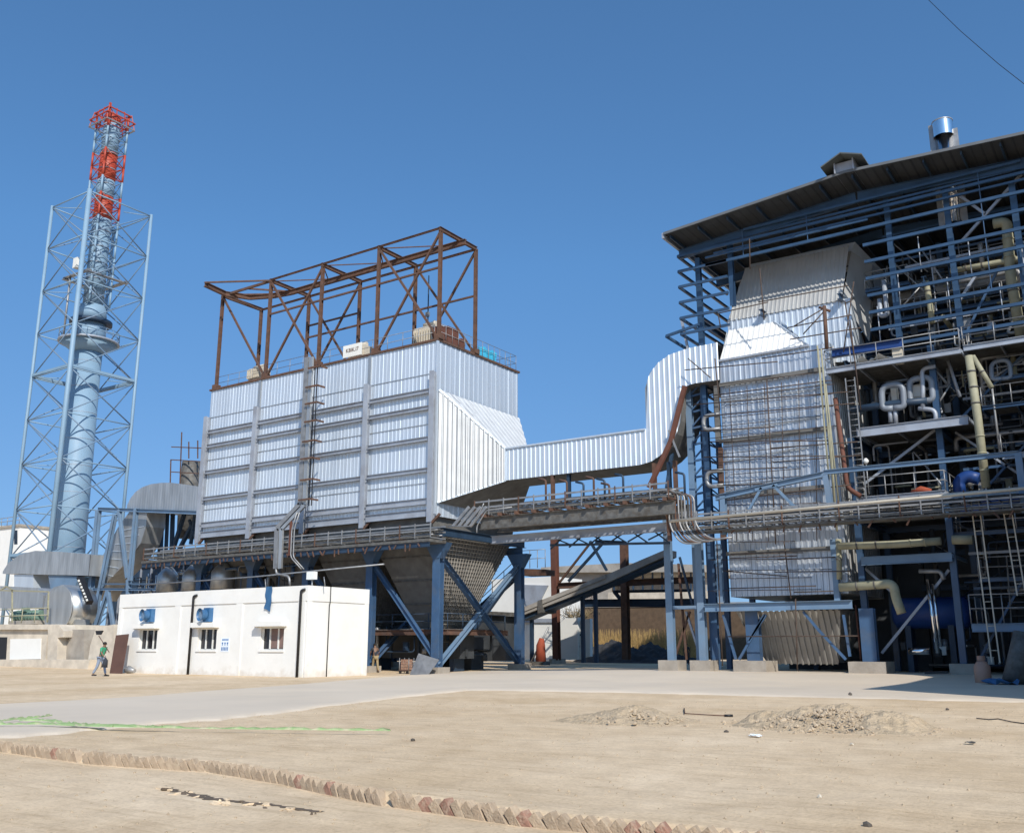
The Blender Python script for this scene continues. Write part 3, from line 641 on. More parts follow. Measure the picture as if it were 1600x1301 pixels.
H2 = [W(1330, 392, Y=57.2), W(1336, 378, Y=57.4), W(1172, 413, Y=57.4), W(1168, 425, Y=57.2)]
MB().corr(H, (0, -1, .45), up=(0, .45, .9), pitch=.26, amp=.05).build('hood_front', 'alu_grey', bo)
MB().poly([H2[3], H2[0], H2[1], H2[2]]).build('hood_lip', 'alu', bo)
bk = V((0, 4.2, -.2)); 
MB().poly([H[1], H[1] + V((.9, 1.8, -2.2)), H[1] + V((1.0, 3.0, 0)), H[2] + V((.8, 1.5, -.6)), H[2]]).build('hood_end', 'alu_grey', bo)
MB().poly([H2[1], H2[0], H[2] + V((.8, 1.5, -.6)), H[1] + V((1.0, 3.6, 0)), H2[1] + V((.9, 3.2, -1.2))]).build('hood_end', 'alu', bo)
MB().poly([H[0], H[3], H2[2], H2[2] + bk, H[0] + bk]).poly([H2[2], H2[1], H2[1] + bk, H2[2] + bk]).build('hood_back', 'alu_dull', bo)
# bottom hopper
q = [W(1150, 955, Y=54.0), W(1314, 952, Y=54.0), W(1312, 1034, Y=55.6), W(1200, 1034, Y=55.6)]
q[1].z = q[0].z; q[2].z = q[3].z
M['corr_tan'] = mat('corr_tan', (.31, .295, .27), .6, .3, .12, 1.0)
hp = MB().corr(q, (0, -1, -.5), up=(0, -.4, .9), pitch=.33, amp=.11).build('bottom_hopper', 'corr_tan', bo)
MB().poly([q[0], q[3], q[3] + V((0, 1.5, 0)), q[0] + V((0, 5, 0))]).poly([q[1], q[1] + V((0, 5, 0)), q[2] + V((0, 1.5, 0)), q[2]]).poly([q[0] + V((0, 5, 0)), q[1] + V((0, 5, 0)), q[2] + V((0, 1.5, 0)), q[3] + V((0, 1.5, 0))]).build('hopper_sides', 'corr_tan', bo)
# support steel of the block
sp = T('boiler_support', 'light blue legs and beams carrying the silver boiler block', 'steel frame', (-18, 53, 0))
def foot(x, y, s=.7, h=.62, m='conc'): g_ = ground_z(x, y); return MB().box((x - s, y - s, g_ - .3), (x + s, y + s, g_ + h)).build('footing', m, sp)
zb = W(1200, 947, Y=53.2).z
MB().ibeam((-22.9, 53.2, zb), (-14.5, 53.2, zb), .35, .45).build('main_beam', 'blue_light', sp)
for x in (-20.3, -13.95):
    foot(x, 53.9, .95); MB().ibeam((x, 53.9, ground_z(x, 53) + .6), (x, 53.9, zb - .2), .75, .5, up=(0, 1, 0), t=.04).build('leg', 'blue', sp)
for (a, b_) in (((1155, 1030), (1195, 960)), ((1150, 1030), (1130, 960)), ((1322, 1030), (1280, 985)), ((1328, 1025), (1318, 960)), ((1280, 985), (1255, 955)), ((1197, 960), (1170, 1000))):
    p, q_ = line([a, b_], 53.3); bar('knee_brace', p, q_, .13, 'blue', sp)
for (a, b_, wd) in (((1119, 850), (1127, 940), .3), ((1304, 842), (1309, 938), .3)):
    p, q_ = line([a, b_], 53.3); p.x = q_.x; MB().ibeam(p, q_, wd, .25, up=(0, 1, 0)).build('upper_leg', 'blue_light', sp)
for px_ in (1040, 1090):
    pb = W(px_ + 12, 1035, Y=53.6); pt = W(px_, 800 if px_ == 1040 else 850, Y=53.6); x = (pb.x + pt.x) / 2
    MB().ibeam((x, 53.6, ground_z(x, 53) + .6), (x, 53.6, 9.3 if px_ == 1040 else 8), .42, .36, up=(0, 1, 0), t=.035).build('leg', 'blue_light', sp); foot(x, 53.6, .62)
bar('tie', W(1050, 949, Y=53.6), W(1110, 948, Y=53.6), .2, 'blue_light', sp)
for (a, b_, m) in (((1078, 955), (1055, 1025), 'rust'), ((1072, 955), (1093, 1020), 'stiff'), ((1060, 880), (1073, 1030), 'rust'), ((1062, 870), (1082, 945), 'blue_dark')):
    p, q_ = line([a, b_], 54.4); bar('cross_brace', p, q_, .12, m, sp)
# blue lattice tower left of the block
lt = T('ladder_tower', 'narrow blue lattice tower between duct bend and boiler block', 'lattice tower', (-23.6, 54, 0))
cx = []
for px_t, px_b in ((1076, 1086), (1098, 1112)):
    a, b_ = W(px_t, 600, Y=54.4), W(px_b, 850, Y=54.4); x = (a.x + b_.x) / 2; cx.append(x)
    MB().ibeam((x, 54.4, .3), (x, 54.4, a.z), .38, .3, up=(0, 1, 0)).build('column', 'blue_light' if px_t < 1090 else 'blue', lt)
    MB().ibeam((x, 56.4, .3), (x, 56.4, a.z), .3, .3, up=(0, 1, 0)).build('column', 'blue', lt)
for k in range(9):
    z = 8.6 + k * 1.03
    bar('rung', (cx[0], 54.4, z), (cx[1], 54.4, z + .1), .12, 'blue', lt); bar('diagonal', (cx[0], 54.4, z), (cx[1], 54.4, z + .95), .09, 'blue', lt)
    bar('rung', (cx[1], 54.4, z), (cx[1], 56.4, z), .1, 'blue', lt); bar('diagonal', (cx[0], 56.4, z + .9), (cx[1], 56.4, z), .08, 'blue_dark', lt)
for k, (x_, y_) in enumerate(((1108, 660), (1113, 748))):
    c = W(x_, y_, Y=53.4); o = tag(MB().tube(bend([c + V((.7, 0, .45)), c + V((-.35, 0, .45)), c + V((-.35, 0, -.45)), c + V((.7, 0, -.45))], .42, 6), .13, 8).build('pipe_loop', 'galv'),
        ['upper', 'lower'][k] + ' silver U-shaped pipe loop at the left edge of the boiler block', 'pipe', 'U-shaped pipe loops')
# scaffold
sc = T('scaffolding', 'rusty scaffold poles tied across the front of the boiler block', 'scaffolding', (-18, 53, 0))
def pole(a, b_, Y=52.9, m='pole', r=.035): P_ = line([a, b_], Y); return MB().tube(P_, r, 6).build('pole', m, sc)
for (a, b_) in (((1110, 618), (1300, 594)), ((1085, 632), (1325, 612)), ((1100, 650), (1335, 630)), ((1095, 673), (1210, 667)), ((1110, 690), (1300, 688)), ((1100, 714), (1320, 712)), ((1205, 700), (1340, 690)),
        ((1100, 735), (1230, 730)), ((1207, 722), (1345, 711)), ((1120, 758), (1240, 755)), ((1130, 782), (1330, 757)), ((1140, 872), (1245, 868)), ((1215, 874), (1305, 870)), ((1135, 892), (1230, 900)), ((1210, 893), (1330, 892)),
        ((1140, 919), (1275, 915)), ((1240, 925), (1302, 923)), ((1138, 994), (1340, 993)), ((1070, 578), (1215, 565)), ((1120, 490), (1200, 472)), ((1185, 472), (1325, 446)), ((1230, 512), (1330, 492)), ((1235, 530), (1345, 512)),
        ((1190, 560), (1300, 543)), ((1320, 474), (1330, 470))): pole(a, b_)
for (a, b_) in (((1198, 593), (1212, 850)), ((1117, 560), (1125, 640)), ((1187, 420), (1194, 500)), ((1225, 845), (1236, 935)), ((1334, 440), (1318, 550)), ((1320, 470), (1335, 560)), ((1171, 373), (1172, 420)), ((1122, 490), (1126, 512)),
        ((1328, 500), (1345, 640)), ((1240, 510), (1285, 483)), ((1255, 522), (1287, 487)), ((1243, 935), (1246, 1047)), ((1120, 845), (1129, 1040)), ((1075, 560), (1110, 590))): pole(a, b_)
rn_ = random.Random(31)
for k in range(22):
    y_ = 606 + k * 15 + rn_.uniform(-4, 4); x_ = 1112 + rn_.uniform(-8, 30); x2_ = 1300 - rn_.uniform(-12, 60); sl = .10 - .0002 * (y_ - 600); pole((x_, y_), (x2_, y_ - (x2_ - x_) * sl * (1.2 if y_ < 760 else .35)), 53.3, 'pole', .022)
for k in range(6): pole((1140 + k * 27, 606 - k * 3), (1151 + k * 25, 845), 53.4, 'pole', .022)
pole((1288, 478), (1292, 545), m='rust', r=.11); pole((1280, 480), (1297, 486), m='rust', r=.08)
for (a, b_) in (((1277, 540), (1300, 800)), ((1283, 545), (1306, 810)), ((1290, 600), (1312, 800)), ((1278, 545), (1286, 640)), ((1296, 660), (1308, 830))): pole(a, b_, 52.8, 'pipe_y', .05)
for (a, b_, Y) in (((1124, 603), (1284, 575), 53.5), ((1124, 692), (1292, 666), 53.5), ((1128, 776), (1294, 758), 53.5), ((1135, 863), (1300, 858), 53.5)):
    p, q_ = line([a, b_], Y); z = (p.z + q_.z) / 2; bar('timber_ledger', (p.x, Y, z), (q_.x, Y, z), .14, 'hopper', sc, .22)
for (a, b_, m) in (((1119, 603), (1122, 690), 'hopper'), ((1126, 700), (1130, 840), 'rust')): p, q_ = line([a, b_], 53.5); bar('timber_post', p, q_, .25, m, sc, .2)
for k in range(5):
    p, q_ = line([(1126, 628 + k * 47), (1282, 606 + k * 44)], 53.62); bar('lap_strip', p, q_, .04, 'alu_dull', sc, .06)
P = line([(1305, 622), (1324, 762), (1345, 775)], 53.2)
rp = tag(MB().tube(bend(P, .3), .13, 8).build('red_pipe', 'rust_red'), 'red-brown vertical pipe beside the right edge of the boiler block', 'pipe')
# light blue pipe portal in front
pt = T('pipe_portal', 'light blue steel portal with slanted braces in front of the boiler block', 'steel frame', (-19, 51, 8))
Y = 51.2
for (a, b_, wd) in (((1118, 778), (1287, 741), .3), ((1287, 738), (1592, 708), .24), ((1130, 775), (1131, 835), .3), ((1290, 742), (1299, 800), .28), ((1591, 708), (1602, 800), .3)):
    p, q_ = line([a, b_], Y); MB().ibeam(p, q_, wd, wd, up=(0, 1, 0) if abs(a[0] - b_[0]) < 30 else (0, 0, 1)).build('portal_member', 'blue_light', pt)
for (a, b_) in (((1190, 762), (1170, 797)), ((1208, 758), (1245, 795)), ((1180, 765), (1215, 757))): p, q_ = line([a, b_], Y - .05); bar('brace', p, q_, .14, 'blue_light', pt)
# galleries in front of the boiler
za = W(1065, 845, Y=50.4).z
gl = gallery('boiler_gallery', 'long cable gallery running right in front of the boiler house', [(W(1062, 845, Y=50.4).x, 50.4, 8.05), (4, 50.4, 8.05)], 1.3, ns=8, step=1.0, h=.8)
MB().box((W(1062, 845, Y=50.4).x, 50.45, 7.85), (4, 51.6, 7.95)).build('deck', 'tray', gl)
p, q_ = line([(1046, 808), (1600, 768)], 49.8); z = (p.z + q_.z) / 2
tag(MB().tube([(p.x, 49.8, z - .15), (4, 49.8, z + .2)], .08, 8).build('long_pipe', 'cream'), 'single long beige pipe above the cable gallery by the boiler', 'pipe')
dr = T('cable_drop', 'bundle of bent conduits dropping from the bridge to the lower gallery', 'cable duct', (-25, 50, 8))
for k in range(9):
    x0, x1 = 1042 + k * 5, 1046 + k * 6
    pipe('conduit', [W(x0 - 22, 765 + k, Y=50.4), W(x0 + 2, 763 + k * 1.2, Y=50.4), W(x0 + 4, 822, Y=50.4), W(x1 + 18, 850 - k * .8, Y=50.4), W(x1 + 50, 847 - k, Y=50.4)], .06, ['galv', 'cable', 'rust', 'galv', 'tray'][k % 5], dr, .6, 6)
MB().box(W(1052, 800, Y=51.2), W(1090, 815, Y=51.6)).build('junction_box', 'stiff', dr)
MB().ibeam(W(1041, 765, Y=50.6), W(1047, 845, Y=50.6), .2, .2, up=(0, 1, 0)).build('hanger', 'rust', dr)
for k in range(26):
    x = -22.5 + k * .92; MB().beam((x, 50.5, 7.9), (x + random.uniform(-.3, .3), 50.6, 7.9 - random.uniform(.15, .45)), .05, .08).build('hanger', 'rust', dr if k < 0 else gl)

# ------------------------------------------------------------------ boiler house
bh = T('boiler_house', 'open blue steel boiler house with bare wall rails under a low gabled roof', 'industrial building', (-10, 65, 0))
XR, ZR, XL, ZL, XRR, ZRR = -12.6, 27.85, -23.95, 26.95, 12.0, 26.5
for (xa, za_, xb, zb_, nm) in ((XL, ZL, XR, ZR, 'left'), (XR, ZR, XRR, ZRR, 'right')):
    b = MB(); n = round((xb - xa) / .5)
    for i in range(n):
        x = xa + (xb - xa) * i / n; x2 = xa + (xb - xa) * (i + 1) / n; z = za_ + (zb_ - za_) * i / n; z2 = za_ + (zb_ - za_) * (i + 1) / n; xm = x2 - .12
        b.poly([(x, 51.9, z), (x, 80, z), (xm, 80, z2), (xm, 51.9, z2)]).poly([(xm, 51.9, z2), (xm, 80, z2), (x2, 80, z2 + .05), (x2, 51.9, z2 + .05)])
        b.poly([(x, 51.9, z + .12), (xm, 51.9, z2 + .12), (xm, 80, z2 + .12), (x, 80, z + .12)])
    b.build('roof_sheet', 'roof', bh)
    MB().beam((xa, 51.86, za_ + .02), (xb, 51.86, zb_ + .02), .06, .16).build('verge_trim', 'verge', bh)
    for y in (53.9, 60, 67, 74): MB().ibeam((xa + .1, y, za_ - .75), (xb, y, zb_ - .75), .25, .6).build('rafter', 'blue_house_shaded', bh)
    k = xa + .3
    while k < xb: t = (k - xa) / (xb - xa); MB().beam((k, 52.2, za_ + (zb_ - za_) * t - .16), (k, 79.8, za_ + (zb_ - za_) * t - .16), .09, .22).build('purlin', 'blue_dark', bh); k += 1.9
MB().box((-24.1, 51.9, ZL - .25), (-23.95, 80, ZL + .1)).build('gutter', 'stiff', bh)
CXs = [-22.75, -18.9, -14.15, -9.5, -4.6, .6, 5.5]
for y in (54.3, 60.5, 67.5, 76):
    for x in CXs:
        if y == 54.3 and x in (-18.9,): continue
        top = ZL - 1.1 if y > 55 or x < -20 or x > -9 else (13.0 if x == -14.15 else 17.6)
        z0 = ground_z(x, y)
        if y == 54.3 and x == -22.75: z0 = 8
        MB().ibeam((x, y, z0 + (.5 if y == 54.3 else 0)), (x, y, top), .32, .3, up=(0, 1, 0), t=.035).build('column', 'blue_house_shaded', bh)
        if y == 54.3 and z0 < 5: MB().box((x - .6, y - .6, z0 - .2), (x + .6, y + .6, z0 + .55)).build('footing', 'conc', bh)
for x in (-20.6, -11.05, -7.9): MB().ibeam((x, 54.4, 17.7 if x > -20 else 22.2), (x, 54.4, ZR - 1.1), .3, .3, up=(0, 1, 0)).build('column', 'blue_house_shaded', bh)
for (xa, xb, y, z) in ((-22.75, 6, 60.5, 21.5), (-22.75, 6, 60.5, 17.4), (-14, 6, 60.5, 13), (-14, 6, 60.5, 8.4), (-22.75, 6, 67.5, 21.5)): MB().ibeam((xa, y, z), (xb, y, z), .25, .34).build('floor_beam', 'blue_house_shaded', bh)
for x in CXs:
    for z in (21.5, 17.4) + ((13, 8.4) if x > -15 else ()): MB().ibeam((x, 54.4, z), (x, 76, z), .25, .34).build('floor_beam', 'blue_house_shaded', bh)
# girts
z = 26.05; i = 0
while z > 20.5:
    xe = -20.6 if z < 25.2 else 4
    bar('wall_rail', (-23.87, 53.7, z), (xe, 53.7, z), .14, 'blue_house_shaded', bh, .16)
    if i % 2 == 0 or z < 25.2: bar('wall_rail', (-23.87, 53.7, z), (-23.87, 62, z), .14, 'blue_house_shaded', bh, .16)
    z -= 1.05; i += 1
bar('wall_rail', (-24.9, 53.7, 20.85), (-22.6, 53.7, 21.2), .14, 'blue_house_shaded', bh, .16); bar('wall_rail', (-24.9, 53.7, 20.85), (-23.9, 58, 20.0), .14, 'blue_house_shaded', bh, .16)
for z_ in (26.4, 25.75): bar('wall_rail', (-21.5, 53.9, z_), (5, 53.9, z_), .12, 'blue_house_shaded', bh, .12)
for z_ in (24.5, 23.5, 22.4, 21.4, 20.4): bar('inner_rail', (-12, 60.3, z_), (6, 60.3, z_), .12, 'blue', bh, .14)
bar('wall_rail', (-19.4, 53.7, 26.75), (-4, 53.7, 26.75), .14, 'blue_house_shaded', bh, .14); bar('wall_rail', (-22, 53.7, 25.5), (-12, 53.7, 25.5), .12, 'blue_house_shaded', bh, .12)
z = 25.0
while z > 17.8: bar('wall_rail', (-12.4 if z < 24.9 else -22, 53.7, z), (6, 53.7, z), .14, 'blue_house_shaded', bh, .17); z -= 1.02
for x in (-19.5, -15.5, -6.1, -3.6, -1.2): bar('sag_rod', (x, 53.7, 24.95 if x < -12 else 20), (x, 53.7, 26.8), .04, 'blue', bh)
for (a, b_) in (((1500, 380), (1600, 268)), ((1497, 473), (1525, 430)), ((1470, 285), (1540, 335)), ((1352, 755), (1461, 672)), ((1378, 1020), (1483, 890)), ((1352, 888), (1400, 930)), ((1065, 500), (1078, 560))): p, q_ = line([a, b_], 54.9); bar('wind_brace', p, q_, .14, 'stiff', bh)
MB().corr([(-21, 79.9, 0), (12, 79.9, 0), (12, 79.9, ZRR), (XR, 79.9, ZR), (-21, 79.9, 27.1)], (0, -1, 0), pitch=.5).build('rear_wall', 'roof', bh)
MB().corr([(12, 80, 0), (12, 56, 0), (12, 56, ZRR), (12, 80, ZRR)], (1, 0, 0), pitch=.5).build('side_wall', 'asb', bh)
for k in range(14):
    x = -12 + k * 1.25; z0 = 18.2 + (k * 37 % 5) * .9; bar('hanger_rod', (x, 54.0, z0), (x, 54.0, z0 + 2.1), .03, 'stiff', bh, kind='tube')
for k, (z, y, xa) in enumerate(((25.6, 57, -12), (24.3, 58, -12), (23.2, 56.5, -10.8), (22.6, 59, -12), (21.0, 57.5, -12), (19.6, 56.4, -12), (18.8, 58.5, -12), (16.2, 58, -9), (14.9, 56.5, -8.5), (12.2, 57, -9), (10.9, 56, -8.8), (6.4, 56, -9), (4.6, 56.4, -9))): bar('inner_rail', (xa, y, z), (6, y, z + (k % 3) * .05), .11, ['blue_house_shaded', 'blue', 'stiff'][k % 3], bh, .14)
for k, (xa, za_, xb, zb_, y) in enumerate(((-8, 18, -4.8, 23.5, 55.5), (-4.4, 18, -.5, 22.5, 56), (-9, 13.4, -5, 17, 56), (-4.4, 8.8, -9, 13, 56), (-8.8, 8.8, -4.6, 13, 56), (-4.4, 13.5, 0, 17.2, 55.6), (-9, .8, -4.8, 7.6, 55.2))): bar('sway_brace', (xa, y, za_), (xb, y, zb_), .12, 'stiff' if k % 2 else 'blue', bh)
# ridge vent
rv = MB(); zc = ZR + .95
rv.prism([(XR - 1.15, 51.2, zc - .55), (XR, 51.2, zc), (XR + 1.15, 51.2, zc - .42), (XR + 1.15, 51.2, zc - .5), (XR, 51.2, zc - .08), (XR - 1.15, 51.2, zc - .63)], (0, 27, 0))
v_ = rv.build('ridge_vent', 'vent', bh)
MB().box((XR - .55, 51.7, ZR), (XR - .48, 78, zc - .25)).box((XR + .48, 51.7, ZR), (XR + .55, 78, zc - .25)).build('vent_side', 'stiff', bh)
MB().box((XR - .48, 51.9, ZR), (XR + .48, 52.0, zc - .3)).build('vent_end', 'stiff', bh)
# silver stack through the roof
ex = T('exhaust_stack', 'shiny silver exhaust stack standing above the boiler house roof', 'stack', W(1476, 240, Y=56))
p, q_ = W(1477, 245, Y=56), W(1473, 191, Y=56); x = (p.x + q_.x) / 2
MB().tube([(x, 56, 25), (x, 56, q_.z - .9)], .48, 20).build('lower_barrel', 'chrome', ex)
MB().tube([(x, 56, q_.z - .95), (x, 56, q_.z)], .56, 20, cap=False).build('upper_barrel', 'chrome', ex)
MB().tube([(x, 56, q_.z - .03), (x, 56, q_.z + .03)], .58, 20).build('rim', 'alu_dull', ex)
for dx in (-.62, .62): MB().beam((x + dx, 56, 25), (x + dx, 56, q_.z - .6 if dx > 0 else q_.z), .06, .3, up=(1, 0, 0)).build('guide_rail', 'galv', ex)

# inside the boiler house: furnace, floors, drums, pipes
fu = T('furnace', 'dark steel furnace block deep inside the boiler house', 'furnace', (-6, 66, 0))
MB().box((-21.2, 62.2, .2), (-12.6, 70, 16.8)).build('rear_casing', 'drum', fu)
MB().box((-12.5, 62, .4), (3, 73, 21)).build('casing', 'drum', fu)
for z in range(3, 21, 2): MB().ibeam((-12.7, 61.8, z), (3.2, 61.8, z), .25, .35).build('buckstay', 'blue_dark', fu)
for k in range(8): MB().ibeam((-12 + k * 2, 61.85, .5), (-12 + k * 2, 61.85, 21), .2, .2, up=(0, 1, 0)).build('wall_stiffener', 'drum', fu)
MB().tube([(-14, 59, 22.3), (3, 59, 22.3)], .85, 18).build('steam_drum', 'galv', fu)
b = MB()
for k in range(38): b.tube([(-11.5 + k * .3, 61, 21), (-11.5 + k * .3, 60.5, 21.8), (-11.5 + k * .3, 59.4, 22.1)], .05, 5)
b.build('riser_tubes', 'drum', fu)

def platform(name, lab, x0, x1, y0, y1, z, m='stiff', rail=True, h=1.05, hang=.32, sides=True):
    t = T(name, lab, 'platform', (x0, y0, z))
    MB().box((x0, y0 + .1, z - .06), (x1, y1, z)).build('grating', 'tray', t)
    MB().ibeam((x0, y0, z - hang / 2), (x1, y0, z - hang / 2), .2, hang).build('edge_beam', m, t)
    n = max(2, int((x1 - x0) / 1.6))
    for k in range(n + 1): x = x0 + (x1 - x0) * k / n; MB().beam((x, y0 + .12, z - .15), (x, y1, z - .15), .08, .18).build('joist', m, t)
    if rail: rails(t, ([(x0, y1, z)] if sides else []) + [(x0, y0, z), (x1, y0, z)] + ([(x1, y1, z)] if sides else []), h, 'galv', 1.45, .03)
    return t
def zp(x, y, Y=54.): return W(x, y, Y=Y)
a = zp(1290, 578, 53); b_ = zp(1500, 541, 53); platform('high_platform', 'grey railed platform right of the boiler block top with blue beam on it', a.x, b_.x, 53, 57.5, (a.z + b_.z) / 2)
a = zp(1505, 541, 53.6); b_ = zp(1600, 524, 53.6); platform('high_platform', 'railed platform at the right picture edge just under the wall rails', a.x, 6, 53.6, 58, (a.z + b_.z) / 2)
a = zp(1338, 668, 53.4); b_ = zp(1512, 650, 53.4); platform('middle_platform', 'thick grey edged platform below the rounded square pipes', a.x, b_.x, 53.4, 58, (a.z + b_.z) / 2, rail=False, hang=.5)
a = zp(1562, 705, 53.6); platform('middle_platform', 'narrow platform at the right edge behind the blue portal', a.x, 6, 54.4, 58, a.z, hang=.3)
a = zp(1340, 774, 53.6); b_ = zp(1478, 768, 53.6); platform('low_platform', 'railed platform above the cable gallery carrying a red bundle', a.x, b_.x, 53.6, 58, (a.z + b_.z) / 2)
a = zp(1345, 868, 53.8); b_ = zp(1487, 865, 53.8); platform('low_platform', 'platform under the gallery carrying the horizontal yellow pipe', a.x, b_.x, 53.8, 58, (a.z + b_.z) / 2, m='blue_light', rail=False, hang=.45)
a = zp(1518, 974, 52.6); platform('stair_landing', 'lowest railed landing at the right edge with dark stairs', a.x, 3, 52.6, 56, a.z, m='blue_light', hang=.4, h=1.4)
for Z_, X_ in ((17.4, -14), (13.0, -13.5), (21.5, -14), (8.4, -14)):
    t = T('floor_grating', 'dark grating floor %s inside the boiler house' % {17.4: 'at the height of the blue beam', 13.0: 'behind the thick grey platform', 21.5: 'below the steam drum', 8.4: 'just above the lower blue beams'}[Z_], 'floor', (X_, 58, Z_))
    MB().box((X_, 58.2, Z_ + .2), (6, 61.5, Z_ + .28)).build('grating', 'tray', t); rails(t, [(X_, 58.2, Z_ + .28), (6, 58.2, Z_ + .28)], 1.0, 'galv', 1.6, .025)
for (pa, pb_, Y_, lab) in (((1400, 497), (1600, 462), 56.5, 'inner platform with thin rails behind the middle wall rails'), ((1352, 452), (1420, 440), 56.5, 'small inner platform right of the hood end'), ((1500, 408), (1600, 386), 57, 'upper inner platform carrying the horizontal yellow pipe'),
        ((1535, 636), (1600, 626), 54.6, 'short railed platform right of the tall yellow pipe'), ((1560, 590), (1600, 583), 55, 'small railed platform at the right edge above the thin grey pipe'), ((1490, 835), (1600, 822), 54.6, 'railed platform just below the gallery at the right edge'), ((1530, 905), (1600, 898), 55, 'dark stair landing behind the scaffold ladders')):
    a = zp(*pa, Y_); b_ = zp(*pb_, Y_); platform('inner_platform', lab, a.x, b_.x if pb_[0] < 1600 else 4, Y_, Y_ + 2.2, (a.z + b_.z) / 2, hang=.2, m='blue_house_shaded')
for (a, b_, Y_, m_, r_) in (((1385, 400), (1460, 470), 57, 'galv', .05), ((1395, 380), (1450, 425), 57, 'galv', .04), ((1440, 390), (1475, 440), 57, 'stiff', .05), ((1530, 400), (1545, 385), 56, 'galv', .05), ((1400, 490), (1445, 440), 55.4, 'galv', .05), ((1535, 600), (1600, 560), 56, 'stiff', .07),
        ((1480, 560), (1500, 620), 55, 'stiff', .09), ((1455, 570), (1480, 600), 55, 'galv', .07), ((1485, 600), (1460, 640), 55, 'galv', .06)):
    p, q2 = line([a, b_], Y_); bar('thin_brace', p, q2, r_, m_, bh, kind='tube')
# hanging looped hoses
for k, (x_, y_) in enumerate(((1452, 505), (1490, 505), (1505, 515))):
    pts = bend(line([(x_, y_), (x_ + 2, y_ + 34), (x_ + 9, y_ + 36), (x_ + 8, y_ + 2)], 55.6), .3); tag(MB().tube(pts, .05, 7).build('hose_loop', 'galv'), ['left', 'middle', 'right'][k] + ' of three thin hanging pipe loops above the highest platform', 'pipe', 'hanging thin pipe loops')
# blue beam bundle on high platform
q_ = zp(1300, 552, 53.6); b_ = zp(1410, 536, 53.6)
tag(MB().ibeam(q_, b_, .35, .45).build('painted_beam', 'bright_blue'), 'bright blue loose beam lying on the highest railed platform', 'beam')
q_ = zp(1305, 562, 53.5); b_ = zp(1375, 553, 53.5)
bb = T('cloth_sheet', 'crumpled white cloth lying on the highest railed platform', 'cloth', zp(1365, 567, 53.5)); c = zp(1365, 565, 53.5); m_ = MB()
for i in range(7):
    for j in range(4): m_.v.append(c + V((-.9 + i * .3, j * .25, .15 + .22 * math.sin(i * 1.9 + j * 1.3) + .1 * math.cos(j * 2.2))))
for i in range(6):
    for j in range(3): m_.f.append([i * 4 + j, (i + 1) * 4 + j, (i + 1) * 4 + j + 1, i * 4 + j + 1]); m_.sm.append(True)
m_.build('sheet', 'white2', bb)
bx = T('carton', 'brown carton standing on the highest railed platform', 'box', zp(1402, 566, 53.5)); c = zp(1403, 567, 53.6)
MB().box(c + V((-.25, 0, 0)), c + V((.25, .4, .85))).build('carton_body', 'cream', bx); MB().box(c + V((-.26, .18, .85)), c + V((.26, .22, .87))).build('tape', 'brown', bx)
# red bundle
c = zp(1440, 772, 53.7); tag(MB().tube([c + V((-.5, 0, .15)), c + V((0, 0, .25)), c + V((.5, 0, .15))], [.1, .2, .1], 8).build('red_bundle', 'orange'), 'small red bundle lying on the platform above the gallery', 'bundle')
# rounded square pipe loops
def loop(cx_, cy_, w_, h_, Y, lab, r=.17, op=False):
    c = [zp(cx_ - w_ / 2, cy_ + h_ / 2 + 1, Y), zp(cx_ - w_ / 2 - 2, cy_ - h_ / 2 + 2, Y), zp(cx_ + w_ / 2 - 3, cy_ - h_ / 2 - 3, Y), zp(cx_ + w_ / 2, cy_ + h_ / 2 - 2, Y)]
    m0 = (c[0] + c[3]) / 2; pts = bend([m0, c[0], c[1], c[2], c[3], m0 + V((.01, 0, 0))], .45, 5)
    return tag(MB().tube(pts, r, 10).build('pipe_loop', 'loopsteel'), lab, 'pipe', 'rounded square pipe loops')
loop(1396, 620, 34, 36, 53.9, 'left one of the two big rounded square pipe loops'); loop(1440, 609, 36, 36, 54.2, 'right one of the two big rounded square pipe loops')
loop(1565, 578, 30, 28, 55, 'smaller pipe loop at the right beyond the yellow pipe', .12)
for k, pts in enumerate(([(1442, 640), (1442, 600), (1440, 576), (1462, 572)], [(1435, 638), (1462, 640), (1462, 662)], [(1390, 632), (1392, 660)], [(1398, 632), (1400, 662)], [(1330, 640), (1400, 630), (1448, 626)])):
    tag(MB().tube(bend(line(pts, 54.0), .35), .12 if k != 4 else .2, 8).build('grey_pipe', 'stiff' if k != 4 else 'blue_dark'),
        ['grey pipe bending over the right pipe loop', 'grey pipe bending under the right pipe loop', 'short vertical grey pipe under the left loop, the left of two', 'short vertical grey pipe under the left loop, the right of two', 'dark horizontal pipe behind the two pipe loops'][k], 'pipe')
for (a, b_, lab) in (((1425, 603), (1442, 618), 'white square panel inside the right pipe loop'), ((1393, 607), (1402, 625), 'white narrow panel inside the left pipe loop')):
    p, q2 = zp(*a, 54.6), zp(*b_, 54.6); o = MB(); o.box((p.x, 54.6, p.z), (q2.x, 54.7, q2.z)); o.box((p.x - .08, 54.7, p.z + .08), (q2.x + .08, 54.75, q2.z - .08)); tag(o.build('instrument_panel', 'white2'), lab, 'panel')
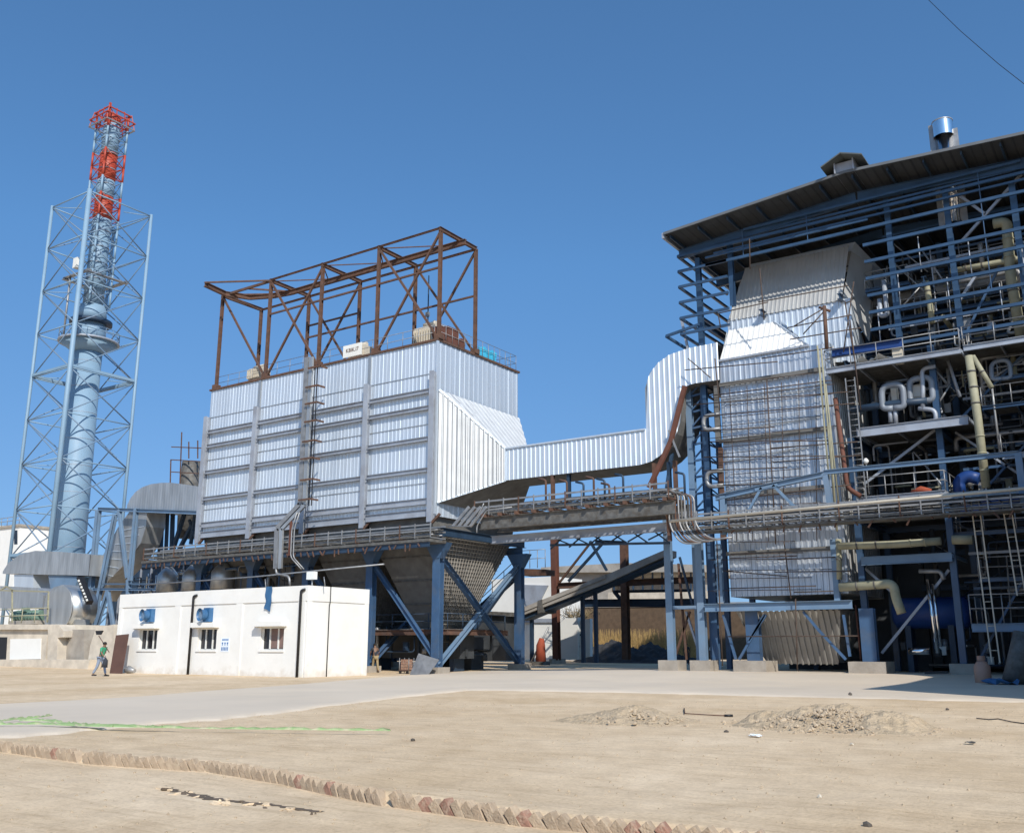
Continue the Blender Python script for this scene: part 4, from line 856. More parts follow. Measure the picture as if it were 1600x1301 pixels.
# yellow insulated pipes
def ypipe(lab, pts, r, Y=53.6, m='pipe_y', br=.5, flange=True):
    t = T('insulated_pipe', lab, 'pipe', W(*pts[0], Y=Y), 'yellow insulated pipes'); P_ = line(pts, Y); MB().tube(bend(P_, br, 6), r, 12).build('pipe_run', m, t)
    for k, (a, b_) in enumerate(zip(P_, P_[1:])):
        n = int((b_ - a).length / 1.1)
        for i in range(1, n + 1): c = a.lerp(b_, i / (n + 1)); d = (b_ - a).normalized(); MB().tube([c - d * .04, c + d * .04], r * 1.12, 12).build('strap', m if k % 2 else 'tray', t)
    return t
ypipe('tall yellow pipe leaning up from the lower floor to the middle right', [(1514, 556), (1528, 655), (1541, 762)], .21, 52.9)
ypipe('horizontal yellow pipe just below the cable gallery', [(1310, 853), (1400, 850), (1470, 845)], .2, 53.2)
ypipe('short green-yellow pipe further right below the gallery', [(1488, 843), (1520, 843)], .24, 54)
ypipe('yellow pipe beside the hopper turning down with an elbow', [(1312, 917), (1396, 911), (1400, 935), (1409, 958)], .24, 53.0)
ypipe('yellow pipe high up behind the wall rails, horizontal', [(1485, 424), (1560, 410), (1640, 396)], .16, 55)
ypipe('thick yellow pipe with elbow dropping at the upper right', [(1552, 350), (1573, 346), (1579, 430), (1596, 530)], .27, 55)
ypipe('short vertical yellow pipe behind the wall rails', [(1447, 440), (1452, 470), (1457, 505)], .16, 55)
ypipe('yellow pipe stub rising at the left of the lower yellow pipe', [(1310, 842), (1311, 905)], .16, 53.3)
ypipe('slanting thin yellow pipe beside the tall yellow pipe', [(1520, 556), (1550, 606)], .12, 52.9)
for pts, r, lab, m in (([(1550, 606), (1554, 640), (1563, 712)], .06, 'thin grey pipe dropping from the slanting yellow pipe', 'galv'), ([(1449, 905), (1465, 1020)], .1, 'shiny vertical pipe in the dark ground floor', 'chrome'),
        ([(1457, 912), (1470, 1010)], .07, 'second thinner shiny pipe in the dark ground floor', 'chrome'), ([(1436, 892), (1470, 892), (1475, 905)], .12, 'short silver pipe with a bend in the dark ground floor', 'galv'),
        ([(1420, 1017), (1452, 1017)], .18, 'shiny horizontal pipe end near the ground', 'chrome'), ([(1349, 888), (1357, 955)], .07, 'thin white pipe beside the lower left blue column', 'galv'),
        ([(1337, 945), (1347, 1047)], .05, 'thin red pole right of the boiler block hopper', 'rust_red'), ([(1500, 770), (1498, 752), (1512, 743), (1530, 748)], .32, 'fat blue bent pipe near the tall yellow pipe', 'bright_blue'),
        ([(1500, 800), (1600, 778)], .3, 'thick blue horizontal vessel at the right edge', 'bright_blue')):
    tag(MB().tube(bend(line(pts, 54.6), .35, 6), r, 10).build('pipe', m), lab, 'pipe')
c = zp(1353, 720, 53.2); lamp = T('work_lamp', 'white round lamp on a thin pole behind the blue portal', 'lamp', zp(1356, 770, 53.2))
MB().tube([zp(1358, 772, 53.2), c], .03, 6).build('pole', 'galv', lamp); MB().tube([c + V((0, 0, -.15)), c, c + V((0, 0, .15))], [.08, .16, .06], 10).build('lamp_head', 'white2', lamp)
# ladders
def ladder(lab, a, b_, Y, wd=.5, m='galv', step=.32, name='ladder', cage=False):
    t = T(name, lab, 'ladder', W(*b_, Y=Y)); p, q2 = W(*a, Y=Y), W(*b_, Y=Y)
    for o in (-wd / 2, wd / 2): bar('stringer', p + V((o, 0, 0)), q2 + V((o, 0, 0)), .06, m, t)
    n = int((p - q2).length / step)
    for i in range(n): c = q2.lerp(p, (i + .5) / n); MB().tube([c + V((-wd / 2, 0, 0)), c + V((wd / 2, 0, 0))], .02, 5).build('rung', m, t)
    return t
ladder('grey ladder between the boiler block and the pipe loops', (1328, 590), (1348, 795), 53.2)
ladder('dark ladder inside the lowest right bay', (1590, 870), (1600, 1000), 54.5, 1.0, 'tray')
ladder('tall bamboo-like scaffold ladder standing near the right edge', (1522, 775), (1556, 1035), 51.6, .35, 'cream', 1.1)
ladder('second scaffold ladder at the extreme right', (1572, 785), (1596, 930), 51.6, .35, 'cream', 1.1)
# machinery clutter, one welded pipework frame for each floor
def clutter(lab, x0, x1, y0, y1, z0, z1, n, seed, mats=('galv', 'stiff', 'drum', 'blue_dark', 'galv', 'pipe_y')):
    rnd = random.Random(seed); t = T('pipework', lab, 'pipework', (x0, y0, z0), 'tangles of pipes inside the boiler house')
    for k in range(n):
        x, y = rnd.uniform(x0, x1), rnd.uniform(y0, y1); z = rnd.uniform(z0, z1); pts = [V((x, y, z))]
        for j in range(rnd.randint(2, 4)):
            d = rnd.choice([(1, 0, 0), (-1, 0, 0), (0, 0, 1), (0, 0, -1), (0, 0, 1), (0, 1, 0)]); L = rnd.uniform(.6, 2.6) * (1.4 if d[2] else 1); q2 = pts[-1] + V(d) * L
            q2.x = min(max(q2.x, x0), x1); q2.y = min(max(q2.y, y0), y1); q2.z = min(max(q2.z, z0 + .1), z1)
            if (q2 - pts[-1]).length > .3: pts.append(q2)
        if len(pts) < 2: continue
        clean = [pts[0]]
        for q2 in pts[1:]:
            if len(clean) > 1 and (clean[-1] - clean[-2]).normalized().dot((q2 - clean[-1]).normalized()) < -.9: continue
            clean.append(q2)
        if k >= 100: break
        MB().tube(bend(clean, .25, 4), rnd.choice([.03, .04, .05, .06, .09, .14]), 7).build('pipe', rnd.choice(mats), t)
    for k in range(n // 4):
        x, y = rnd.uniform(x0, x1), rnd.uniform(y0, y1); s = rnd.uniform(.2, .45); z = z0 + rnd.uniform(.1, 1.2)
        if k % 2: MB().tube([(x, y, z), (x, y, z + s), (x, y, z + s * 1.3)], [s * .5, s * .5, s * .2], 10).build('valve', rnd.choice(mats), t)
        else: MB().box((x, y, z), (x + s, y + s * .6, z + s * 1.4)).box((x - .03, y - .03, z + s * 1.4), (x + s + .03, y + s * .6 + .03, z + s * 1.4 + .05)).build('cabinet', rnd.choice(mats + ('white2',)), t)
clutter('tangle of pipes on the highest floor behind the wall rails', -12.3, 4, 56, 60, 18, 24, 130, 1)
clutter('tangle of pipes beside and behind the two pipe loops', -13.5, 4, 56, 60, 13.3, 17.2, 110, 2)
clutter('tangle of pipes behind the blue portal beam', -13.5, 4, 55.5, 60, 8.8, 12.8, 110, 3)
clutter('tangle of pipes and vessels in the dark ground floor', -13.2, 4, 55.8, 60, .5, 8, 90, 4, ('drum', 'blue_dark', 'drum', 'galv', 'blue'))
clutter('tangle of pipes at the upper left under the roof', -20, -12.5, 58.5, 60.3, 22.4, 25, 20, 5)
# blower drum in the ground floor
bl = T('feed_tank', 'dark blue horizontal tank in the ground floor of the boiler house', 'tank', (-12, 57, 1))
MB().tube([(-13.4, 57.3, 3.4), (-13.2, 57.3, 3.4), (-9.6, 57.3, 3.4), (-9.4, 57.3, 3.4)], [.5, .85, .85, .5], 18).build('shell', 'bright_blue', bl)
for x in (-12.6, -10.4): MB().box((x - .15, 56.8, ground_z(-12, 57)), (x + .15, 57.8, 2.8)).build('saddle', 'blue_dark', bl)

# ------------------------------------------------------------------ chimney inside its lattice tower
ch = T('chimney', 'tall pale blue steel chimney with red bands and a round platform', 'chimney', (-99.4, 59.2, 0))
cxy = (-99.4, 59.2)
def cyl(z0, z1, r0, r1, m, nm, n=32, cap=True): return MB().tube([(cxy[0], cxy[1], z0), (cxy[0], cxy[1], z1)], [r0, r1], n, cap).build(nm, m, ch)
cyl(0, 35.2, 2.1, 1.5, 'stack_blue', 'lower_shell')
for z in range(3, 35, 3): MB().tube([(*cxy, z), (*cxy, z + .05)], 2.1 - .6 * z / 35 + .015, 32).build('weld_ring', 'stiff', ch)
cyl(34.2, 35.3, 1.6, 3.1, 'stack_blue', 'platform_cone'); cyl(35.3, 35.5, 3.3, 3.3, 'stiff', 'platform')
for k in range(20):
    a = 2 * math.pi * k / 20; p = V((cxy[0] + 3.2 * math.cos(a), cxy[1] + 3.2 * math.sin(a), 35.5)); MB().tube([p, p + V((0, 0, 1.1))], .04, 5).build('rail_post', 'blue_light', ch)
for h in (.55, 1.1): MB().tube([V((cxy[0] + 3.2 * math.cos(a * math.pi / 16), cxy[1] + 3.2 * math.sin(a * math.pi / 16), 35.5 + h)) for a in range(33)], .04, 5).build('handrail', 'blue_light', ch)
cyl(35.5, 37.6, 1.75, 1.65, 'stack_blue', 'collar'); cyl(37.6, 38.0, 2.3, 2.3, 'blue_dark', 'collar_ring'); cyl(38.0, 39.8, 1.7, 1.45, 'stack_blue', 'collar')
for (z0, z1, m) in ((39.8, 50.6, 'stack_blue'), (50.6, 53.5, 'stack_red'), (53.5, 55.6, 'stack_blue'), (55.6, 59.2, 'stack_red'), (59.2, 63.0, 'stack_blue'), (63.0, 64.2, 'stack_red')):
    cyl(z0, z1, 1.12 - (z0 - 40) * .008, 1.12 - (z1 - 40) * .008, m, 'upper_shell')
for z in range(41, 63, 2): MB().tube([(*cxy, z), (*cxy, z + .08)], 1.2 - (z - 40) * .008, 24).build('weld_ring', 'stiff', ch)
# slim lattice around the upper shell
hs = 1.28
C4 = [(-1, -1), (1, -1), (1, 1), (-1, 1)]
def colr(z): return 'stack_red' if 50.6 <= z < 53.5 or 55.6 <= z < 59.2 or z >= 62.4 else 'stack_blue'
zs = [39.8, 41.8, 43.8, 45.8, 47.8, 49.4, 50.6, 52.1, 53.5, 55.6, 57.4, 59.2, 60.8, 62.4, 64.4]
for z0, z1 in zip(zs, zs[1:]):
    for i in range(4):
        a, b_ = C4[i], C4[(i + 1) % 4]; P0 = V((cxy[0] + a[0] * hs, cxy[1] + a[1] * hs, z0)); Q0 = V((cxy[0] + b_[0] * hs, cxy[1] + b_[1] * hs, z0)); up_ = V((0, 0, z1 - z0)); m = colr(z0)
        bar('lattice_leg', P0, P0 + up_, .13, m, ch, kind='tube'); bar('lattice_strut', P0, Q0, .05, m, ch, kind='tube')
        bar('lattice_diagonal', P0, Q0 + up_, .05, 'blue_light' if m != 'stack_red' else m, ch, kind='tube'); bar('lattice_diagonal', Q0, P0 + up_, .05, 'blue_light' if m != 'stack_red' else m, ch, kind='tube')
for z, hh in ((62.6, 1.85), (63.5, 1.85), (64.4, 1.5)):
    for i in range(4):
        a, b_ = C4[i], C4[(i + 1) % 4]; bar('top_cage_rail', (cxy[0] + a[0] * hh, cxy[1] + a[1] * hh, z), (cxy[0] + b_[0] * hh, cxy[1] + b_[1] * hh, z), .13, 'stack_red' if z != 62.6 else 'galv', ch)
for i in range(12):
    a = C4[i % 4]; b_ = C4[(i + 1) % 4]; t = (i // 4) / 3; x = a[0] + (b_[0] - a[0]) * t; y = a[1] + (b_[1] - a[1]) * t
    bar('top_cage_post', (cxy[0] + x * 1.85, cxy[1] + y * 1.85, 62.5), (cxy[0] + x * 1.5, cxy[1] + y * 1.5, 64.6), .09, 'stack_red', ch)
MB().beam((cxy[0] + 1.3, cxy[1] - 1.3, 62), (cxy[0] + 1.3, cxy[1] - 1.3, 65.0), .22).build('top_mast', 'stack_red', ch)
for y0 in (-2.6, 2.1): MB().box((cxy[0] - 2.4, cxy[1] + y0, 43.0), (cxy[0] + 2.6, cxy[1] + y0 + .5, 43.12)).build('access_platform', 'galv', ch)
for x0 in (-2.6, 2.1): MB().box((cxy[0] + x0, cxy[1] - 2.6, 42.85), (cxy[0] + x0 + .5, cxy[1] + 2.6, 42.97)).build('access_platform', 'galv', ch)
MB().box((cxy[0] - 1.0, cxy[1] - 2.4, 44), (cxy[0] - .2, cxy[1] - 1.75, 45.2)).build('instrument_box', 'white2', ch)
MB().tube([(cxy[0] - 1.4, cxy[1] - 2.3, 36), (cxy[0] - 1.4, cxy[1] - 2.3, 43)], .12, 8).build('access_pipe', 'galv', ch)

tw = T('lattice_tower', 'square pale blue lattice tower of slender braces surrounding the chimney', 'lattice tower', (-100.6, 59.1, 0))
TX0, TX1, TY0, TY1 = -104.1, -96.5, 55.6, 63.7
tz = [.3, 5.8, 10.95, 16.1, 21.15, 26.2, 31.2, 36.3, 41.5, 46.8, 52.1]
cor = [(TX1, TY0), (TX0, TY0), (TX0, TY1), (TX1, TY1)]
for i, (x, y) in enumerate(cor):
    r = .27 if i == 0 else .18; MB().tube([(x, y, .2), (x, y, 52.3)], r, 10).build('leg', 'stack_blue', tw); MB().box((x - .7, y - .7, -.1), (x + .7, y + .7, .6)).build('footing', 'conc', tw)
for z0, z1 in zip(tz, tz[1:]):
    for i in range(4):
        a, b_ = cor[i], cor[(i + 1) % 4]
        MB().tube([(*a, z1), (*b_, z1)], .075, 6).build('strut', 'stack_blue', tw)
        MB().tube([(*a, z0), (*b_, z1)], .07, 6).build('diagonal', 'blue_light', tw); MB().tube([(*b_, z0), (*a, z1)], .07, 6).build('diagonal', 'blue_light', tw)
for z in (10.95, 31.2):
    for i in range(4): a, b_ = cor[i], cor[(i + 1) % 4]; MB().beam((*a, z + .25), (*b_, z + .25), .2, .3).build('ring_beam', 'stack_blue', tw)
for z in tz[2::2]:
    for i in range(4): a = V((*cor[i], z)); MB().tube([a, V((cxy[0], cxy[1], z)).lerp(a, .42)], .05, 6).build('stay', 'stack_blue', tw)

# ------------------------------------------------------------------ fans and ducts on the left
YL = 52.6
def prism_px(name, pts, Y, depth, m, par, label=None):
    P_ = [W(a, b, Y=Y) for a, b in pts]; b = MB(); b.prism(P_, (0, depth, 0)); return b.build(name, m, par, label)
od = T('outlet_duct', 'dull silver duct leaving the box on the left and bending down', 'duct', (-80, 53, 6))
xs_ = [198, 204, 212, 222, 236, 252, 268, 285, 312]; tp_ = [790, 778, 768, 761, 756, 754, 754, 756, 760]
def strip_px(name, xs_, tops, bots, Y, m, par, depth, ribs=1, amp=.014, rp=.35):
    A_ = [W(x, t, Y=Y) for x, t in zip(xs_, tops)]; B_ = [W(x, t, Y=Y) for x, t in zip(xs_, bots)]
    fa, fb_ = cur([(p.x, p.z) for p in A_]), cur([(p.x, p.z) for p in B_]); x0, x1 = max(A_[0].x, B_[0].x), min(A_[-1].x, B_[-1].x); n = max(3, round((x1 - x0) / rp)); b = MB(); prev = None
    for i in range(n):
        for f_, h in ((0, 0), (.5, 0), (.62, amp), (.86, amp)) if ribs else ((0, 0),):
            x = x0 + (x1 - x0) * (i + f_) / n; j = len(b.v); b.v += [V((x, Y - h, fb_(x))), V((x, Y - h, fa(x)))]
            if prev is not None: b.f.append([prev, j, j + 1, prev + 1]); b.sm.append(False)
            prev = j
    b.build(name, m, par); b = MB(); N = 24; X = [x0 + (x1 - x0) * i / N for i in range(N + 1)]
    for a, c in zip(X, X[1:]):
        b.poly([(a, Y, fa(a)), (c, Y, fa(c)), (c, Y + depth, fa(c)), (a, Y + depth, fa(a))]).poly([(a, Y, fb_(a)), (a, Y + depth, fb_(a)), (c, Y + depth, fb_(c)), (c, Y, fb_(c))])
        b.poly([(a, Y + depth, fb_(a)), (a, Y + depth, fa(a)), (c, Y + depth, fa(c)), (c, Y + depth, fb_(c))])
    for a in (x0, x1): b.poly([(a, Y, fb_(a)), (a, Y, fa(a)), (a, Y + depth, fa(a)), (a, Y + depth, fb_(a))])
    b.build(name + '_shell', m, par)
strip_px('elbow', xs_, tp_, [797, 797, 797, 797, 798, 798, 799, 799, 800], YL, 'alu_dull', od, 4.0)
prism_px('down_duct', [(203, 798), (230, 798), (228, 822), (220, 848), (196, 880), (168, 908), (152, 938), (132, 934), (150, 888), (170, 850), (184, 824)], YL + .3, 2.0, 'alu_dull', od)
for k in range(9):
    a, b_ = W(192 - k * 6, 828 + k * 11, Y=YL + .25), W(225 - k * 8, 822 + k * 13, Y=YL + .25); bar('sheet_lap', a, b_, .04, 'alu', od, .07)
os_ = T('duct_trestle', 'pale blue A-frame trestle holding the left duct beside the white building', 'steel frame', (-82, 52, 0))
for (a, b_, wd, Y) in (((154, 797), (131, 1040), .42, 52), ((180, 803), (136, 1024), .36, 52.1), ((213, 794), (203, 907), .34, 52), ((186, 796), (199, 903), .28, 52), ((168.6, 923), (136, 1024), .32, 51.9), ((168.6, 923), (182, 1010), .3, 51.9),
        ((145, 920), (261, 921), .2, 52), ((153, 795), (312, 801), .3, 52.1), ((160, 912), (262, 912), .12, 52), ((201, 905), (201, 928), .35, 52)):
    P_ = line([a, b_], Y); MB().ibeam(P_[0], P_[1], wd, wd, up=(0, 1, 0) if abs(a[0] - b_[0]) < 60 else (0, 0, 1)).build('member', 'blue_light', os_)
for (a, b_, wd) in (((253, 800), (250, 868), .35), ((262, 800), (259, 868), .25), ((270, 800), (268, 870), .3), ((288, 803), (270, 860), .3), ((305, 803), (298, 850), .25), ((300, 820), (275, 868), .3), ((296, 812), (308, 848), .22)):
    P_ = line([a, b_], 55.5); bar('rear_post', P_[0], P_[1], wd, 'blue_dark', os_)
sl_ = T('silo', 'small grey silo with rusty rails behind the left duct', 'silo', (-75, 60, 14))
a, b_ = W(300, 722, Y=60), W(301, 765, Y=60); MB().tube([(a.x, 60, 12), (a.x, 60, b_.z), (a.x, 60, a.z)], [.9, 1.05, .95], 18).build('barrel', 'tray', sl_)
for (p, q_) in (((267, 718), (266, 755)), ((284, 675), (281, 760)), ((318, 715), (318, 770)), ((295, 690), (295, 716)), ((309, 688), (309, 716)), ((267, 718), (318, 721)), ((268, 698), (318, 700)), ((268, 737), (316, 740))): P_ = line([p, q_], 58.8); bar('rail', P_[0], P_[1], .09, 'rust', sl_, kind='beam')
# upper breeching into the chimney
brch = T('breeching', 'dull silver breeching duct in front of the chimney foot', 'duct', (-92, 52, 8))
strip_px('breeching_side', [4, 13, 31, 55, 100, 142], [893, 879, 866, 860, 862, 866], [896, 896, 896, 897, 898, 899], 51, 'alu_dull', brch, 3.0)
prism_px('breeching_leg', [(22, 897), (52, 897), (52, 930), (22, 930)], 51.2, 2.5, 'alu', brch); prism_px('breeching_stub', [(75, 897), (122, 900), (115, 925), (80, 925)], 51.2, 2.5, 'blue_light', brch)
fa_ = T('draft_fan', 'large silver draft fan housing with curved casing on a concrete base', 'fan', (-85, 41, 3)); YF = 43
pf = [(70, 978), (68, 950), (72, 930), (84, 917), (98, 913), (108, 920), (115, 938), (117, 958), (116, 980)]
prism_px('volute', pf, YF + .4, 1.3, 'alu_dull', fa_); c = W(95, 950, Y=YF); MB().tube([(c.x, YF - .05, c.z), (c.x, YF + 2.1, c.z)], 1.62, 40).build('scroll_casing', 'casing', fa_); MB().tube([(c.x, YF - .12, c.z), (c.x, YF - .04, c.z)], 1.70, 40).build('casing_flange', 'alu_dull', fa_)
prism_px('inlet_flange', [(119, 902), (122, 900), (137, 938), (134, 944)], YF - .1, .5, 'black', fa_)
for k in range(7): prism_px('bolt_plate', [(121 + k * 2.1, 906 + k * 5), (123 + k * 2.1, 905 + k * 5), (124 + k * 2.1, 908 + k * 5), (122 + k * 2.1, 909 + k * 5)], YF - .16, .06, 'white2', fa_)
prism_px('suction_box', [(0, 915), (60, 918), (68, 930), (66, 950), (0, 950)], YF + 1.5, 2, 'alu_dull', fa_)
mo = T('fan_motor', 'pale green electric motor behind the tan rails', 'motor', W(45, 970, Y=YF))
P_ = line([(24, 962), (66, 961)], YF + .6); MB().tube([P_[0], P_[1]], .42, 16).build('motor_body', 'green_machine', mo)
for k in range(8): c = P_[0].lerp(P_[1], .1 + k * .11); MB().tube([c, c + V((.06, 0, 0))], .46, 16).build('cooling_rib', 'green_machine', mo)
c = P_[0].lerp(P_[1], .5); MB().box(c + V((-.3, -.5, .3)), c + V((.3, -.1, .65))).build('terminal_box', 'green_machine', mo); MB().box((P_[0].x, YF + .1, P_[0].z - .7), (P_[1].x, YF + 1.1, P_[0].z - .4)).build('plinth', 'conc', mo)
fh_ = T('fan_platform', 'beige concrete fan platform building with a white panel at far left', 'building', (-84, 42, 0)); YP = 41.8
prism_px('slab', [(-60, 975), (86, 975), (86, 983), (-60, 983)], YP - .3, 6, 'conc_pale', fh_)
prism_px('wall', [(-60, 983), (75, 983), (70, 1036), (-60, 1036)], YP, 5, 'conc_pale', fh_)
prism_px('white_panel', [(16, 998), (64, 997), (63, 1029), (15, 1030)], YP - .04, .04, 'white', fh_)
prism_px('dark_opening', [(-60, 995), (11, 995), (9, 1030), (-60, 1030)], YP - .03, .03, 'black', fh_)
prism_px('pier', [(75, 975), (92, 976), (99, 985), (98, 995), (90, 996), (88, 1036), (74, 1034)], YP - .35, 1.2, 'conc_pale', fh_)
prism_px('ramp', [(97, 1030), (112, 983), (131, 983), (131, 1030)], YP + .4, 2.5, 'conc', fh_)
prism_px('plinth', [(-60, 1030), (140, 1030), (136, 1049), (-60, 1049)], YP - .9, 1.0, 'conc_pale', fh_)
prism_px('plinth', [(135, 1048), (141, 1008), (150, 980), (178, 975), (178, 1046)], YP + .2, 2.5, 'conc_pale', fh_)
rails(fh_, [(W(-40, 972, Y=YP).x, YP - .1, W(0, 974, Y=YP).z), (W(76, 972, Y=YP).x, YP - .1, W(0, 974, Y=YP).z)], 1.1, 'pipe_y', 2.0, .04)
for (p, q_) in (((0, 922), (10, 916)), ((10, 916), (21, 922)), ((2, 922), (76, 924)), ((19, 922), (19, 972)), ((76, 924), (74, 972))): P_ = line([p, q_], YP); bar('shelter_bar', P_[0], P_[1], .1, 'pipe_y', fh_)
wt = T('white_house', 'small white flat-roofed house at the far left edge behind the tower', 'building', W(10, 860, Y=90)); 
P_ = line([(-40, 819), (31, 822), (31, 872), (-40, 872)], 90); MB().prism([P_[0], P_[1], (P_[1].x, 90, 0), (P_[0].x, 90, 0)], (0, 8, 0)).build('wall', 'white', wt); MB().box((P_[0].x - .3, 89.7, P_[1].z), (P_[1].x + .3, 98.3, P_[1].z + .4)).build('roof_slab', 'conc', wt)
rails(wt, [(P_[0].x, 89.8, P_[1].z + .4), (P_[1].x, 89.8, P_[1].z + .4)], 1.4, 'galv', 2, .06)
prism_px('window', [(22, 828), (27, 828), (27, 850), (22, 850)], 89.96, .05, 'glass', wt)
def fan_unit(x, y, z, lab, s=1.0):
    t = T('hopper_blower', lab, 'fan', (x, y, z)); MB().tube([(x, y, z), (x, y, z + 1.4 * s), (x, y, z + 2.1 * s)], [.9 * s, .85 * s, .3 * s], 18).build('cone', 'alu_dull', t)
    MB().box((x - .7 * s, y - .6, z - 1), (x + .7 * s, y + .6, z)).build('base_box', 'blue_dark', t); MB().tube([(x - 1.1 * s, y - .4, z - .3), (x - .3, y - .4, z - .3)], .35 * s, 14).build('motor', 'blue', t)
for x, lab in ((-69.5, 'leftmost silver cone blower behind the white building'), (-66.2, 'silver cone blower behind the roof of the white building, second'), (-62.6, 'silver cone blower behind the white building near the cable riser')): fan_unit(x, 50.6, 6.0, lab)
clutter('tangle of dark and blue pipes between white building and hoppers', -73, -54, 50.2, 51.6, 4.2, 7.7, 55, 8, ('blue_dark', 'drum', 'blue', 'galv', 'drum'))
clutter('tangle of dark machinery pipes on the ground under the hoppers', -60, -41.5, 51.5, 58, .3, 3.0, 50, 9, ('drum', 'drum', 'blue_dark', 'galv'))
cv = T('ash_conveyor', 'dark enclosed chain conveyor lying under the hoppers', 'conveyor', (-52, 55, 1)); MB().box((-64, 54.2, .8), (-41.5, 55.8, 2.4)).build('trough', 'drum', cv)
for k in range(9): MB().box((-63.5 + k * 2.6, 54.1, .8), (-63.3 + k * 2.6, 55.9, 2.5)).build('trough_flange', 'blue_dark', cv)
for k in range(4): MB().box((-63 + k * 6.8, 54.4, -.3), (-62.6 + k * 6.8, 55.6, .8)).build('support', 'blue_dark', cv)
MB().box((-47.5, 57.5, -.2), (-43, 59, 2.3)).build('control_cabinet', 'drum', cv)
pl = line([(229, 913), (600, 881)], 44); tag(MB().tube([pl[0], (pl[0] + pl[1]) / 2 - V((0, 0, .1)), pl[1]], .05, 6).build('overhead_pipe', 'galv'), 'long thin grey pipe stretched above the white building roof', 'pipe')
q_ = line([(582, 908), (582, 855), (611, 860), (611, 880), (583, 880)], 48.6)

clutter('tangle of dark blue ducts behind the pale trestle', -82, -72, 55, 57, .5, 8, 50, 12, ('blue_dark', 'drum', 'blue', 'tray'))
ph = T('pump_house', 'dark low pump casing behind the pale trestle legs', 'building', (-78, 60, 0)); MB().box((-92, 60, 0), (-72, 66, 9.4)).build('casing', 'blue_dark', ph)
for k in range(12): MB().box((-92 + k * 1.7, 59.9, 0), (-91.8 + k * 1.7, 60, 9.4)).build('casing_rib', 'stiff', ph)
MB().box((-92.2, 59.8, 9.4), (-71.8, 66.2, 9.6)).build('casing_roof', 'tray', ph)
# neighbouring halls beyond the right edge of the view; they shade the road and the ground floor
for (x0, y0, x1, y1, h, lab) in ((.2, 30.6, 12, 44, 10, 'low ribbed grey hall right of the road, outside the view'), (-2, 44, 12, 53, 15, 'taller ribbed grey hall joined to the boiler house, outside the view')):
    ah = T('annex_hall', lab, 'building', ((x0 + x1) / 2, (y0 + y1) / 2, 0))
    MB().corr([(x0, y0, -.2), (x1, y0, -.2), (x1, y0, h), (x0, y0, h)], (0, -1, 0), pitch=.5).corr([(x0, y1, -.2), (x0, y0, -.2), (x0, y0, h), (x0, y1, h)], (-1, 0, 0), pitch=.5).build('ribbed_wall', 'asb', ah)
    MB().box((x0 + .08, y0 + .08, -.2), (x1 - .08, y1 - .08, h - .05)).build('inner_wall', 'roof', ah); MB().box((x0 - .3, y0 - .3, h), (x1 + .3, y1 + .1, h + .2)).build('roof', 'roof', ah)
    MB().box((x0 - .04, y0 + 3, 0), (x0 + .06, y0 + 6, 3.6)).build('door', 'blue_light', ah)

# ------------------------------------------------------------------ white control building
cb = T('control_building', 'low white flat-roofed control building with three barred windows', 'building', (-47.8, 40, 0))
CY0 = 37.8; CX0 = -56.6; CX1 = W(478, 1000, Y=CY0).x; CYB = 42.6; CT = 4.88
m_ = MB(); WN = [(217, 245, 984), (309, 338, 981), (407, 443, 979)]
wx = [(W(a, 1000, Y=CY0).x, W(b, 1000, Y=CY0).x) for a, b, c in WN]; WZ0, WZ1 = 1.42, 2.66
xe = [CX0]
for a, b in wx: xe += [a, b]
xe.append(CX1)
for i, (a, b) in enumerate(zip(xe, xe[1:])):
    if i % 2 == 0: m_.box((a, CY0, -.3), (b, CY0 + .25, 4.05))
    else: m_.box((a, CY0, -.3), (b, CY0 + .25, WZ0)).box((a, CY0, WZ1), (b, CY0 + .25, 4.05))
m_.build('front_wall', 'white', cb)
MB().box((CX0, CY0 + .25, -.3), (CX1, CYB, 4.3)).build('rear_walls', 'white', cb)
MB().box((CX0 - .05, CY0 - .06, 4.05), (CX1 + .05, CYB + .05, CT)).build('parapet', 'white', cb)
for px_ in (275, 372, 470):
    x = W(px_, 1000, Y=CY0).x; MB().box((x - .28, CY0 - .055, -.3), (x + .28, CY0 + .02, 4.045)).build('pilaster', 'white', cb)
MB().box((CX0 - .03, CY0 - .055, -.3), (CX0 + .3, CY0 + .02, 4.045)).build('pilaster', 'white', cb)
MB().box((CX1 - .02, CY0 - .05, -.3), (CX1 + .05, CY0 + .3, 4.045)).build('side_pilaster', 'white', cb); MB().box((CX1 - .02, CYB - .3, -.3), (CX1 + .05, CYB + .04, 4.045)).build('side_pilaster', 'white', cb)
